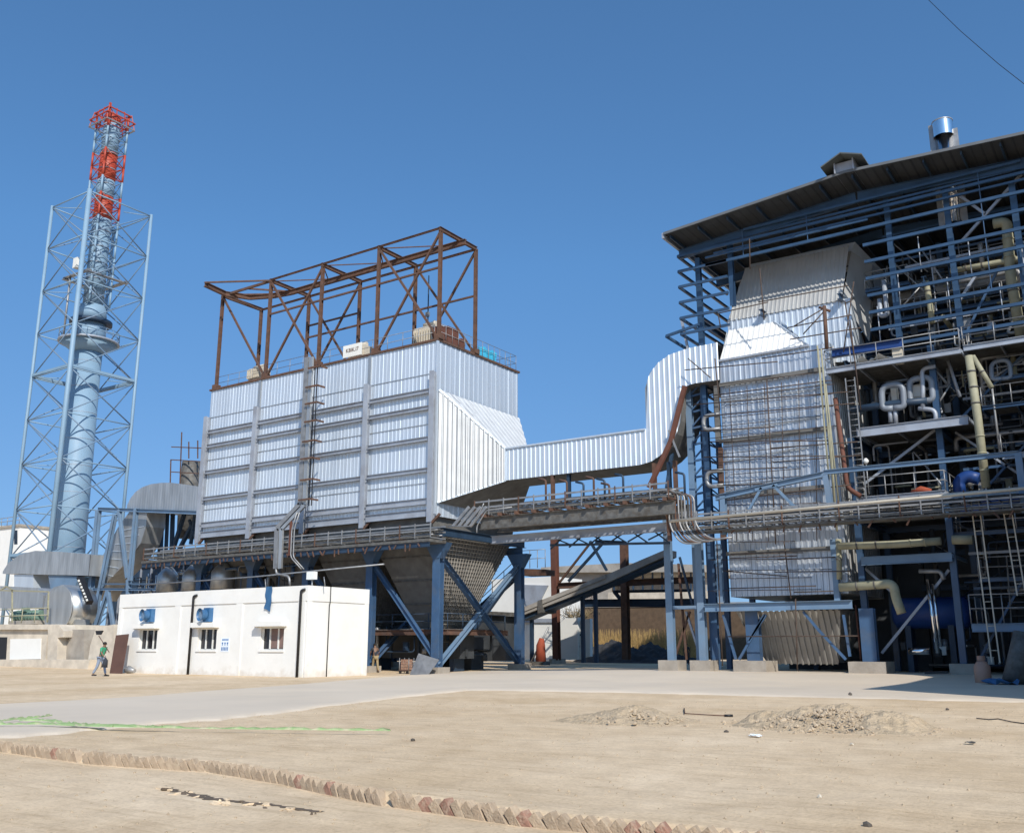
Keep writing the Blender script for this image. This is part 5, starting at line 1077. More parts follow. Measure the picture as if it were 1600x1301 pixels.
for i, (a, b) in enumerate(wx):
    wd = MB(); y = CY0 + .17
    wn = wd.box((a, y, WZ0), (b, y + .05, WZ0 + .06)).box((a, y, WZ1 - .06), (b, y + .05, WZ1)).box((a, y, WZ0 + .06), (a + .06, y + .05, WZ1 - .06)).box((b - .06, y, WZ0 + .06), (b, y + .05, WZ1 - .06)).build('window', 'white2', cb)
    MB().box((a + .03, y + .055, WZ0 + .03), (b - .03, y + .07, WZ1 - .03)).build('pane', 'glass', wn)
    for k in (1, 2): x = a + (b - a) * k / 3 + .05 * (k - 1.5); bar('bar', (x, y + .01, WZ0 + .06), (x, y + .01, WZ1 - .06), .07, 'white2', wn)
    if i == 2: MB().box((a + .5, y + .045, WZ0 + .1), (b - .25, y + .052, WZ1 - .08)).build('curtain', 'curtain', wn)
    MB().box((a - .22, CY0 - .45, WZ1 + .05), (b + .22, CY0, WZ1 + .33)).build('awning', 'white', cb)
    MB().box((a - .08, CY0 - .07, WZ0 - .1), (b + .08, CY0 + .16, WZ0)).build('sill', 'white', cb)
    MB().box((a - .12, CY0 - .4, WZ1 - .0), (a - .04, CY0, WZ1 + .05)).build('awning_rib', 'white', cb)
for (p, q_) in (((303, 931), (293, 1056)), ((471, 922), (464, 1059))):
    P_ = line([p, q_], CY0 - .14); x = P_[0].x; MB().tube(bend([(x + .25, CY0 - .1, P_[0].z + .05), (x, CY0 - .16, P_[0].z), (x, CY0 - .16, 0)], .15), .075, 8).build('downpipe', 'black', cb)
ya = W(512, 1000, X=CX1).y; MB().tube([(CX1 + .07, ya, CT), (CX1 + .07, ya, 4), (CX1 + .07, ya - .05, 3.9), (CX1 + .07, ya - .05, 0)], .03, 6).build('cable', 'black', cb)
for i, (px_, py_) in enumerate(((228, 961), (318, 960))):
    c = W(px_, py_, Y=CY0 - .3); t = MB()
    t.box((c.x - .02, CY0 - .3, c.z - .4), (c.x + .5, CY0, c.z + .4)); v_ = t.build('extractor_cowl', 'vblue', cb)
    MB().tube([(c.x + .15, CY0 - .28, c.z), (c.x + .1, CY0 - .55, c.z), (c.x + .08, CY0 - .66, c.z)], [.30, .31, .38], 20, cap=False).build('cowl_mouth', 'vblue', v_)
    MB().tube([(c.x + .12, CY0 - .48, c.z), (c.x + .12, CY0 - .5, c.z)], .29, 18).build('fan_disc', 'blue_light', v_)
nt_ = T('notice_sheet', 'white notice sheet with blue printed rows pasted between two windows', 'notice', W(352, 1017, Y=CY0)); a, b_ = W(346, 996, Y=CY0), W(357.5, 1018, Y=CY0)
MB().box((a.x, CY0 - .012, b_.z), (b_.x, CY0, a.z)).build('sheet', 'paper', nt_); H_ = a.z - b_.z; W_ = b_.x - a.x
rnd = random.Random(3)
def mark(u0, v0, u1, v1): MB().box((a.x + W_ * u0, CY0 - .018, a.z - H_ * v0), (a.x + W_ * u1, CY0 - .012, a.z - H_ * v1)).build('printed_mark', 'ink', nt_)
for k in range(6): mark(.14 + k * .13, .08, .14 + k * .13 + .09, .2)
for u in (.12, .42, .72): mark(u, .32, u + .16, .42); mark(u + .04, .42, u + .12, .54)
for k in range(5): mark(.1 + k * .17, .66, .1 + k * .17 + .1, .9)
cl = MB(); c = W(421, 915, Y=CY0 - .08)
pts = [(-.3, 0), (.28, 0), (.22, -.5), (.26, -1.0), (-.05, -1.5), (-.22, -1.3), (-.12, -.7)]
for j in range(12):
    for i in range(5): cl.v.append(V((c.x - .28 + i * .13 + .04 * math.sin(j), CY0 - .09 - .03 * math.sin(i * 2 + j * .7), CT + .04 - j * .11 - .05 * i * (j > 9))))
for j in range(11):
    for i in range(4): cl.f.append([j * 5 + i, j * 5 + i + 1, (j + 1) * 5 + i + 1, (j + 1) * 5 + i]); cl.sm.append(True)
tag(cl.build('cloth', 'vblue'), 'blue cloth hanging over the white roof parapet', 'cloth')
for k, (px_, h) in enumerate(((416, .55), (508, .5))):
    c = W(px_, 913, Y=38.6); tag(MB().tube([(c.x, 38.6, CT), (c.x - .12, 38.6, CT + h)], .03, 5).build('rebar', 'galv'), ['short steel rod sticking up by the blue cloth', 'short steel rod sticking up at the right end of the white roof'][k], 'rod')
c = W(488, 905, Y=41); fl = T('floodlight', 'white floodlight on a short post above the white building roof', 'lamp', (c.x, 41, CT)); MB().tube([(c.x, 41, CT), (c.x, 41, c.z)], .05, 6).build('post', 'galv', fl); MB().box((c.x - .3, 40.8, c.z), (c.x + .3, 41.1, c.z + .45)).build('lamp_housing', 'white2', fl)

# brown sheet, silver plate, brick trolley
P_ = [W(181, 992, Y=37.2), W(201, 990, Y=37.2), W(190, 1053, Y=36.6), W(171, 1053, Y=36.6)]; nrm_ = (P_[1] - P_[0]).cross(P_[3] - P_[0]).normalized() * .04
tag(MB().prism(P_, nrm_).build('steel_sheet', 'brown'), 'tall brown steel sheet leaning on the left end of the white building', 'sheet')
c = W(197, 1052, Y=37.0); bg_ = T('cement_sack', 'grey white sack slumped at the foot of the brown sheet', 'sack', (c.x, 37.2, 0)); MB().tube([(c.x - .3, 37.2, .2), (c.x, 37.15, .24), (c.x + .55, 37.2, .16)], [.16, .24, .12], 10).build('sack_body', 'galv', bg_); MB().tube([(c.x - .3, 37.2, .2), (c.x - .42, 37.2, .26)], [.05, .1], 8).build('sack_neck', 'white2', bg_)
P_ = [W(654, 1020, Y=49), W(686, 1030, Y=49.0), W(668, 1055, Y=48.0), W(640, 1054, Y=48.0)]
tag(MB().prism(P_, (P_[1] - P_[0]).cross(P_[3] - P_[0]).normalized() * .03).build('metal_plate', 'galv'), 'silver grey metal plate leaning against the blue leg footing', 'plate')
c = WG(635, 1052); tr = T('brick_trolley', 'small rusty trolley loaded with bricks beside the silver plate', 'trolley', c)
for i in range(4):
    for j in range(4): MB().box(c + V((-.33 + j * .17, -.2, .25 + i * .17)), c + V((-.18 + j * .17, .2, .4 + i * .17))).build('brick', 'brick_red', tr)
for x in (-.4, .4):
    for y in (-.25, .25): MB().tube([c + V((x, y, .05)), c + V((x, y, 1.0))], .025, 6).build('frame_post', 'galv', tr)
MB().box(c + V((-.42, -.27, .17)), c + V((.42, .27, .24))).build('deck', 'rust', tr)
for x in (-.3, .3): MB().tube([c + V((x, -.3, .1)), c + V((x, -.24, .1))], .1, 12).build('wheel', 'black', tr)

# ------------------------------------------------------------------ yard behind, seen through the steelwork
YG = 80.
gy = T('rusty_gantry', 'rusty steel gantry frame standing in the yard between box and boiler', 'steel frame', (-55, YG, 0))
for (a, b_, wd, m, Y) in (((866, 835), (870, 1031), .6, 'rust_red', YG), ((975, 850), (979, 1030), .62, 'rust', YG), ((872, 915), (1100, 905), .55, 'rust', YG), ((909, 942), (1112, 941), .7, 'blue_dark', YG + 1), ((958, 924), (1080, 922), .25, 'blue_dark', YG + 1),
        ((960, 924), (977, 945), .3, 'blue_dark', YG + 1), ((924, 846), (874, 910), .18, 'rust', YG), ((944, 846), (888, 908), .22, 'blue_dark', YG), ((922, 845), (948, 891), .22, 'blue_dark', YG), ((930, 846), (978, 848), .35, 'blue_dark', YG)):
    P_ = line([a, b_], Y); MB().ibeam(P_[0], P_[1], wd, wd, up=(0, 1, 0) if abs(a[0] - b_[0]) < 30 else (0, 0, 1)).build('member', m, gy)
MB().box(W(858, 1029, Y=YG - 1), W(884, 1036, Y=YG + 1.5)).build('footing', 'conc', gy)
co_ = T('inclined_conveyor', 'grey inclined conveyor gallery rising to the right behind the gantry', 'conveyor', (-60, 76, 3)); YV = 76
prism_px('gallery_side', [(816, 950), (946, 898), (1040, 858), (1040, 868), (946, 911), (816, 961)], YV, 2.2, 'asb', co_)
prism_px('belt_frame', [(816, 964), (1040, 872), (1040, 876), (816, 969)], YV + .3, 1.6, 'blue_dark', co_)
prism_px('cover', [(816, 949), (946, 897), (946, 903), (816, 956)], YV - .1, 2.4, 'asb', co_); prism_px('joint_band', [(840, 938), (847, 936), (847, 956), (840, 958)], YV - .15, 2.5, 'tray', co_)
for px_, y0, y1 in ((831, 968, 1030), (910, 930, 1030), (930, 922, 1000)): P_ = line([(px_, y0), (px_, y1)], YV + 1); bar('prop', P_[0], (P_[0].x, YV + 1, .2), .3, 'blue_dark', co_)
wb_ = T('process_house', 'bright white plastered process building with sunken hopper shape', 'building', (-75, 84, 0)); YW = 86
prism_px('wall', [(768, 905), (864, 900), (864, 966), (768, 966)], YW, 6, 'white', wb_); prism_px('lower_wall', [(815, 966), (868, 966), (868, 1031), (815, 1031)], YW + .2, 6, 'white2', wb_)
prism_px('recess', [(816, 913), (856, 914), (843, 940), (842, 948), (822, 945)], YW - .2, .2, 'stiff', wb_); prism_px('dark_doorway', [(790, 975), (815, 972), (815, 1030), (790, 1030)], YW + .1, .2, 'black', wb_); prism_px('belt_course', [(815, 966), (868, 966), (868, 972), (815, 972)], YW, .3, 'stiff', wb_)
dk = T('store_shed', 'dark low shed far behind the hoppers', 'shed', W(700, 1020, Y=74)); prism_px('shed_wall', [(560, 952), (790, 962), (790, 1032), (560, 1032)], 74, 3, 'drum', dk); prism_px('shed_roof', [(555, 945), (795, 956), (795, 962), (555, 952)], 73.6, 4, 'tray', dk)
sb = T('stair_bridge', 'brown railed landing beyond the right blue leg', 'platform', (-50, 66, 7))
prism_px('landing', [(815, 888), (852, 889), (852, 898), (815, 899)], 68, 1.5, 'rust', sb); a = W(816, 888, Y=68); b_ = W(852, 888, Y=68); rails(sb, [(a.x, 68, a.z), (b_.x, 68, a.z)], 1.5, 'galv', .8, .03)
stf = T('steel_stair', 'dark steel stair descending left behind the crossed blue braces', 'stair', (-46, 62, 2)); P_ = line([(808, 893), (727, 968)], 62); n = 18
for o in (0, .8): bar('stringer', P_[0] + V((0, o, 0)), P_[1] + V((0, o, 0)), .1, 'blue_dark', stf, .25); bar('handrail', P_[0] + V((0, o, 1)), P_[1] + V((0, o, 1)), .05, 'cream', stf)
for i in range(n):
    c = P_[0].lerp(P_[1], (i + .5) / n); MB().box(c + V((-.15, 0, 0)), c + V((.15, .8, .04))).build('tread', 'galv', stf)
    if i % 4 == 0: MB().tube([c, c + V((0, 0, 1.05))], .03, 5).build('rail_post', 'cream', stf)
cn = T('pale_cabin', 'pale blue-white cabin with a door standing behind the rusty column', 'cabin', (-62, 82, 0)); 
prism_px('cabin_body', [(872, 966), (903, 964), (903, 1030), (872, 1030)], 82, 1.2, 'white2', cn); prism_px('door', [(904, 969), (922, 966), (922, 1025), (904, 1028)], 82.4, .5, 'white2', cn)
for u, v in ((904, 1008), (909, 1008), (905, 990)): prism_px('vent_slot', [(u, v), (u + 2, v), (u + 2, v + 3), (u, v + 3)], 82.35, .06, 'black', cn)
sh_ = T('long_shed', 'long grey shed with a shallow roof behind the conveyor', 'building', (-60, 120, 0)); YS = 115
prism_px('shed_roof', [(845, 886), (975, 879), (1100, 882), (1100, 893), (845, 894)], YS - 1, 14, 'asb', sh_); prism_px('shed_wall', [(870, 894), (955, 894), (955, 940), (870, 942)], YS, 10, 'asb', sh_)
for k in range(9): prism_px('post', [(958 + k * 15, 893), (959.5 + k * 15, 893), (959.5 + k * 15, 925), (958 + k * 15, 925)], YS, .3, 'blue_dark', sh_)
prism_px('parapet_wall', [(955, 903), (1100, 901), (1100, 1000), (955, 1000)], YS + 2, 1, 'asb', sh_); prism_px('pale_band', [(950, 925), (1105, 923), (1105, 939), (950, 939)], YS - 2.2, 1, 'conc_pale', sh_)
bw = T('brick_wall', 'brown brick boundary wall behind the dark ash heaps', 'wall', (-50, 100, 0)); prism_px('wall_body', [(905, 946), (1170, 943), (1170, 1030), (905, 1030)], 101, .5, 'brickwall', bw); prism_px('coping', [(905, 943), (1170, 940), (1170, 946), (905, 949)], 100.9, .8, 'conc', bw)
# dry grass against the wall, one mass
dg = MB(); rnd = random.Random(11)
for k in range(1500):
    p = W(rnd.uniform(925, 1090), 1000, Y=rnd.uniform(97, 100.5)); z0 = ground_z(p.x, p.y); h = rnd.uniform(1.6, 3.6); dx = rnd.uniform(-.4, .4); w_ = rnd.uniform(.04, .08)
    dg.poly([(p.x - w_, p.y, z0), (p.x + w_, p.y, z0), (p.x + dx + w_ * .3, p.y, z0 + h), (p.x + dx, p.y, z0 + h)])
tag(dg.build('grass', 'dry'), 'tall dry yellow grass along the brown brick wall', 'grass', None, 'stuff')
def twigbush(name, lab, c, h, w_, n, seed, m='rust'):
    rnd = random.Random(seed); b = MB()
    for k in range(n):
        a = rnd.uniform(0, 6.28); e = V((math.cos(a) * w_ * rnd.random(), math.sin(a) * w_ * rnd.random(), h * rnd.uniform(.5, 1))); md = e * .5 + V((rnd.uniform(-.2, .2), rnd.uniform(-.2, .2), .1)); b.tube([c, c + md, c + e], [.04, .03, .012], 4, False)
        for j in range(4): t_ = md.lerp(e, rnd.random()); b.tube([c + t_, c + t_ + V((rnd.uniform(-.5, .5), rnd.uniform(-.4, .4), rnd.uniform(.1, .7)))], [.02, .008], 4, False)
    return tag(b.build(name, m), lab, 'bush')
twigbush('bare_bush', 'bare brown bush behind the conveyor above the wall', W(905, 945, Y=104) - V((0, 0, 3)), 6.5, 2.8, 60, 5); twigbush('bare_bush', 'bare twiggy bush above the pale cabin', W(900, 975, Y=84), 1.6, 3, 60, 6, 'khaki')
# heaps
def heap(name, lab, c, rx, ry, h, m, seed, amp=.1, cat='heap', bumps=((0, 0, 1),), n=44, kind=None):
    b = MB(); off = seed * 13.7; N_ = n
    for i in range(N_ + 1):
        for j in range(N_ + 1):
            u, v = i / N_ * 2 - 1, j / N_ * 2 - 1; f = 0
            for bx_, by_, bh_ in bumps: d = math.hypot(u - bx_, v - by_) / (.55 + .45 * bh_); f = max(f, bh_ * max(0, 1 - d) ** .85 * sm(1, .75, max(abs(u), abs(v))))
            edge = 1 if f > 0 else 0; k = noise(u * rx + off, v * ry, 1.6) * amp + noise(u * rx + off, v * ry, 6) * amp * .45
            x, y = c.x + u * rx, c.y + v * ry; b.v.append(V((x, y, gz(x, y) - .03 + h * f + k * min(1, f * 3))))
    for i in range(N_):
        for j in range(N_): a = i * (N_ + 1) + j; b.f.append([a, a + N_ + 1, a + N_ + 2, a + 1]); b.sm.append(True)
    return tag(b.build(name, m), lab, cat)
heap('ash_heap', 'left dark grey ash heap before the brown brick wall', V((W(958, 1000, Y=92).x, 92, 0)), 4.6, 3.5, 2.3, 'ash', 1, .4); heap('ash_heap', 'right dark grey ash heap beneath the boiler side', V((W(1015, 1000, Y=92).x, 92, 0)), 4.6, 3.5, 1.9, 'ash', 2, .4)
heap('ash_heap', 'low dark heap between the two ash heaps and the road', V((W(995, 1000, Y=89).x, 89, 0)), 8, 3, 1.3, 'ash', 3, .4)
hp1 = heap('soil_heap', 'low left heap of pale crumbly soil on the yard', WG(985, 1126), 1.6, 1.5, .34, 'soil', 4, .07, bumps=((0, 0, 1), (-.45, -.3, .5), (.5, .1, .45)), n=90)
hp2 = heap('soil_heap', 'larger right heap of pale soil with many clods', WG(1302, 1134), 2.1, 1.8, .46, 'soil', 5, .11, bumps=((.05, .1, 1), (-.5, .0, .62), (.45, -.1, .7), (-.2, -.3, .5)), n=110)
cb_ = MB(); rnd = random.Random(5)
def stone(b, c, s, rnd):
    i = len(b.v); T_ = [(0, 0, 1), (.9, 0, .3), (.28, .85, .3), (-.72, .53, .35), (-.72, -.53, .3), (.28, -.85, .35), (.72, .53, -.4), (-.28, .85, -.4), (-.9, 0, -.4), (-.28, -.85, -.4), (.72, -.53, -.4), (0, 0, -.6)]
    b.v += [c + V((t[0] * s * rnd.uniform(.7, 1.3), t[1] * s * rnd.uniform(.7, 1.3), t[2] * s * rnd.uniform(.6, 1.1))) for t in T_]
    for f in ((0, 1, 2), (0, 2, 3), (0, 3, 4), (0, 4, 5), (0, 5, 1), (1, 6, 2), (2, 7, 3), (3, 8, 4), (4, 9, 5), (5, 10, 1), (6, 7, 2), (7, 8, 3), (8, 9, 4), (9, 10, 5), (10, 6, 1), (6, 11, 7), (7, 11, 8), (8, 11, 9), (9, 11, 10), (10, 11, 6)): b.f.append([i + k for k in f]); b.sm.append(False)
for (cx_, cy_, rx, ry, h, n) in ((985, 1128, 1.4, 1.3, .3, 500), (1302, 1136, 1.9, 1.6, .42, 1700)):
    c0 = WG(cx_, cy_)
    for k in range(n):
        a = rnd.uniform(0, 6.28); r_ = min(1.25, abs(rnd.gauss(.6, .32))); x, y = c0.x + rx * r_ * math.cos(a), c0.y + ry * r_ * math.sin(a); z = gz(x, y) + h * max(0, 1 - r_) * .9; stone(cb_, V((x, y, z)), rnd.choice([.008, .01, .012, .016, .02, .028, .05]) * rnd.uniform(.7, 1.2), rnd)
tag(cb_.build('rubble', 'stone'), 'clods and small stones strewn over the two soil heaps', 'rubble', None, 'stuff')
pb = MB()
for k in range(3000):
    a = rnd.uniform(-62, 2); r_ = rnd.uniform(5, 30) ; x, y = r_ * math.sin(R(a)), r_ * math.cos(R(a)); stone(pb, V((x, y, gz(x, y))), rnd.choice([.004, .006, .008, .012]) * (1 + r_ / 20), rnd)
tag(pb.build('gravel', 'soil'), 'tiny stones scattered over the sandy yard', 'gravel', None, 'stuff')
for k, (px_, py_, s, m, lab) in enumerate(((1330, 1105, .07, 'darkstone', 'dark stone on top of the right soil heap'), (645, 1157, .045, 'darkstone', 'small dark stone lying alone left of the middle of the yard'), (1135, 1144, .05, 'darkstone', 'dark stone at the left tip of the right soil heap'), (1480, 1109, .05, 'darkstone', 'dark scrap near the road at right'), (1331, 1164, .04, 'cream', 'pale stone in front of the right soil heap'), (1281, 1247, .03, 'cream', 'pale pebble in the open yard, lower right'), (1355, 1292, .05, 'darkstone', 'dark clod at the bottom right near the brick row'))):
    b = MB(); c = WG(px_, py_); c.z += .02 + (.33 if k == 0 else 0); stone(b, c, s, rnd); tag(b.build('stone', m), lab, 'stone')
# litter
def crumple(name, lab, c, s, m, seed, cat='litter'):
    rnd = random.Random(seed); b = MB()
    for i in range(7):
        for j in range(7): b.v.append(c + V(((i - 3) * s / 3 + rnd.uniform(-.15, .15) * s, (j - 3) * s / 3.5 + rnd.uniform(-.15, .15) * s, .02 + rnd.uniform(0, .4) * s)))
    for i in range(6):
        for j in range(6): b.f.append([i * 7 + j, (i + 1) * 7 + j, (i + 1) * 7 + j + 1, i * 7 + j + 1]); b.sm.append(False)
    return tag(b.build(name, m), lab, cat)
def gp(px_, py_): c = WG(px_, py_); c.z = gz(c.x, c.y); return c
crumple('plastic_bag', 'white plastic bag at the left foot of the right soil heap', gp(1180, 1152), .11, 'paper', 1, 'bag'); crumple('paper_scrap', 'crumpled pale paper at the bottom edge of the yard', gp(710, 1292), .10, 'cream', 2, 'paper')
crumple('paper_scrap', 'small grey scrap near the right edge of the yard', gp(1517, 1164), .08, 'tray', 3, 'scrap')
rd = T('steel_rod', 'thin bent steel rod lying between the two soil heaps', 'rod', gp(1105, 1118)); MB().tube(bend([gp(1069, 1108) + V((0, 0, .03)), gp(1070, 1117) + V((0, 0, .04)), gp(1110, 1118) + V((0, 0, .03)), gp(1132, 1119) + V((0, 0, .03))], .1), .014, 6).build('rod', 'rust', rd); MB().tube([gp(1132, 1119) + V((0, 0, .03)), gp(1145, 1119) + V((0, 0, .03))], .03, 8).build('grip', 'black', rd)
tag(MB().tube([gp(x, y) + V((0, 0, .02)) for x, y in ((1526, 1123), (1545, 1125), (1560, 1124), (1580, 1128), (1600, 1131), (1630, 1133))], .012, 5).build('wire', 'black'), 'loose dark wire on the sand at the right edge', 'wire')
# green net rope
gr = T('green_netting', 'long strip of bright green netting lying across sand and road', 'netting', gp(200, 1140))
def ribbon(pts, wd, seed):
    rnd = random.Random(seed); b = MB(); P_ = []
    for (a, b_) in zip(pts, pts[1:]):
        for k in range(14): t = k / 14; P_.append(gp(a[0] + (b_[0] - a[0]) * t, a[1] + (b_[1] - a[1]) * t))
    for i, p in enumerate(P_):
        w_ = wd * rnd.uniform(.4, 1.2) * (1 if i < len(P_) - 10 else .5); u = V((rnd.uniform(-.2, .2), .5, 0)); z = max(gz(p.x, p.y), ground_z(p.x, p.y) + .06) + .015
        b.v += [V((p.x, p.y - w_, z + .0)), V((p.x, p.y, z + rnd.uniform(.02, .06))), V((p.x, p.y + w_, z))]
        if i: j = len(b.v) - 6; b.f += [[j, j + 3, j + 4, j + 1], [j + 1, j + 4, j + 5, j + 2]]; b.sm += [True, True]
    b.build('net_strand', 'hose', gr)
ribbon([(-30, 1138), (60, 1137), (157, 1140), (300, 1144), (450, 1146), (622, 1148)], .028, 1); ribbon([(-30, 1136), (20, 1130), (60, 1126), (82, 1123)], .045, 2); ribbon([(30, 1131), (75, 1132), (120, 1138), (180, 1142)], .035, 3); ribbon([(60, 1137), (157, 1141), (260, 1143)], .045, 4)
# brick row, every brick set diagonally
kp = []; step = .15
for a, b_ in zip(KERB, KERB[1:]): kp.append((a, b_, (b_ - a).xy.length))
tot = sum(k[2] for k in kp); nb = int(tot / step); rnd = random.Random(21); proto = {}
def brick_mesh(m, k):
    b = MB(); l, w_, h = .155, .06, .056; c = [(-l, -w_, -h), (l, -w_, -h), (l, w_, -h), (-l, w_, -h), (-l, -w_, h), (l, -w_, h), (l, w_, h), (-l, w_, h)]
    b.quadbox([V(p) + V([rnd.uniform(-.006, .006) for _ in range(3)]) for p in c]); o = b.build('kerb_brick', m, loc=(0, 0, 0))
    md = o.modifiers.new('b', 'BEVEL'); md.width = .009; md.segments = 2; return o
labs = {'brick': 'pale dusty brick set on edge in the long brick row', 'brick_red': 'reddish brick set on edge in the long brick row'}
for i in range(nb):
    s_ = i * step; 
    for a, b_, L in kp:
        if s_ <= L: break
        s_ -= L
    p = a.lerp(b_, s_ / L); d = (b_ - a).normalized(); m = 'brick_red' if rnd.random() < (.28 if i > nb * .6 else .05) else 'brick'
    if rnd.random() < .05: continue
    key = (m, i % 4)
    if key not in proto: proto[key] = brick_mesh(*key); o = proto[key]
    else: o = proto[key].copy(); COL.objects.link(o)
    from mathutils import Matrix
    an = R(52 + rnd.uniform(-7, 7)); dd = V((d.x, d.y, 0)).normalized(); nn_ = V((-dd.y, dd.x, 0)) + V((0, 0, rnd.uniform(-.1, .1))) + dd * rnd.uniform(-.15, .15)
    ax = (-dd * math.cos(an) + V((0, 0, 1)) * math.sin(an)).normalized(); nn_ = (nn_ - ax * nn_.dot(ax)).normalized(); bx3 = ax.cross(nn_)
    o.rotation_euler = Matrix((ax, nn_, bx3)).transposed().to_euler()
    cd = V((-p.x, -p.y, 0)).normalized() * .05
    o.location = (p.x + cd.x, p.y + cd.y, ground_z(p.x, p.y) - .108 + rnd.uniform(-.035, .01))
    tag(o, labs[m], 'brick', 'bricks set on edge along the yard')
# broken crust and crack in the near lane
def crk():
    rnd = random.Random(2); pts = [(255, 1213), (275, 1221), (300, 1224), (325, 1231), (350, 1235), (385, 1238), (420, 1241), (455, 1246), (505, 1252)]
    for k in range(34):
        t = rnd.random(); f = t * (len(pts) - 1.001); i = int(f); x = pts[i][0] + (pts[i + 1][0] - pts[i][0]) * (f - i); y = pts[i][1] + (pts[i + 1][1] - pts[i][1]) * (f - i) + rnd.uniform(-3, 4)
        c = gp(x, y); b = MB(); n = rnd.randint(5, 7); s = rnd.uniform(.02, .10) * (1 - .5 * t); a0 = rnd.uniform(0, 6)
        P_ = [c + V((0, 0, -.012)) + V((math.cos(a0 + 6.28 * j / n) * s * rnd.uniform(.7, 1.3) * 1.4, math.sin(a0 + 6.28 * j / n) * s * rnd.uniform(.6, 1.1), rnd.uniform(-.01, .02) + .01 * math.cos(6.28 * j / n))) for j in range(n)]
        b.prism(P_, (0, 0, rnd.uniform(.01, .025))); yield b, k
for b, k in crk(): tag(b.build('crust_piece', 'dirt' if k % 3 else 'wetsoil'), 'broken piece of earth crust along the crack in the near lane' if k % 3 else 'dark broken lump along the crack in the near lane', 'crust piece', 'broken crust pieces along the crack')
b = MB(); rnd = random.Random(9); pts = [(255, 1212), (275, 1219), (300, 1222), (325, 1229), (350, 1233), (385, 1236), (420, 1239), (455, 1244), (505, 1251)]; prev = None
P_ = []
for a, b_ in zip(pts, pts[1:]):
    for k in range(8): t = k / 8; P_.append(gp(a[0] + (b_[0] - a[0]) * t, a[1] + (b_[1] - a[1]) * t))
for i, p in enumerate(P_):
    w_ = rnd.uniform(.02, .11) * (1 - abs(i / len(P_) - .45)); b.v += [V((p.x - w_, p.y - w_, gz(p.x - w_, p.y - w_) + .005)), V((p.x + w_, p.y + w_, gz(p.x + w_, p.y + w_) + .008))]
    if i: j = len(b.v) - 4; b.f.append([j, j + 2, j + 3, j + 1]); b.sm.append(False)
tag(b.build('crack', 'wetsoil', loc=(0, 0, 0)), 'dark open crack in the near lane', None, None, 'structure')
# overhead wire at the upper right
P_ = [W(1425, -25, Y=22), W(1500, 48, Y=20.8), W(1560, 100, Y=19.8), W(1660, 178, Y=18.2)]; tag(MB().tube(P_, .007, 5).build('overhead_wire', 'black'), 'thin dark wire crossing the sky at the upper right corner', 'wire')
# gas cylinder and odds by the boiler house
c = WG(1537, 1066); gc = T('gas_cylinder', 'stubby peach coloured gas cylinder standing on the road edge at right', 'cylinder', c)
M['peach'] = mat('peach', (.42, .24, .17), .6)
MB().tube([c, c + V((0, 0, .06)), c + V((0, 0, .75)), c + V((0, 0, .95)), c + V((0, 0, 1.0))], [.3, .34, .34, .2, .08], 18).build('cylinder_body', 'peach', gc)
MB().tube([c + V((0, 0, 1.0)), c + V((0, 0, 1.2))], .17, 12, cap=False).build('collar', 'peach', gc)
c = WG(1590, 1070); dpi = T('dark_pipe_piece', 'dark grey leaning pipe piece at the extreme right edge', 'pipe', c); MB().tube([c + V((-.1, 0, .1)), c + V((.4, .3, 2.2))], [.5, .36], 18).build('pipe_shell', 'tray', dpi); MB().tube([c + V((-.12, 0, .02)), c + V((-.1, 0, .14))], .56, 18).build('flange', 'cable', dpi)
crumple('blue_sheet', 'blue plastic sheet lying on the road by the gas cylinder', WG(1565, 1062), .7, 'vblue', 6, 'sheet'); 
c = WG(1465, 1054); tag(MB().beam(c + V((-.6, 0, .1)), c + V((.5, 0, .14)), .18, .12).build('timber_piece', 'black'), 'short black timber lying before the dark ground floor', 'timber')

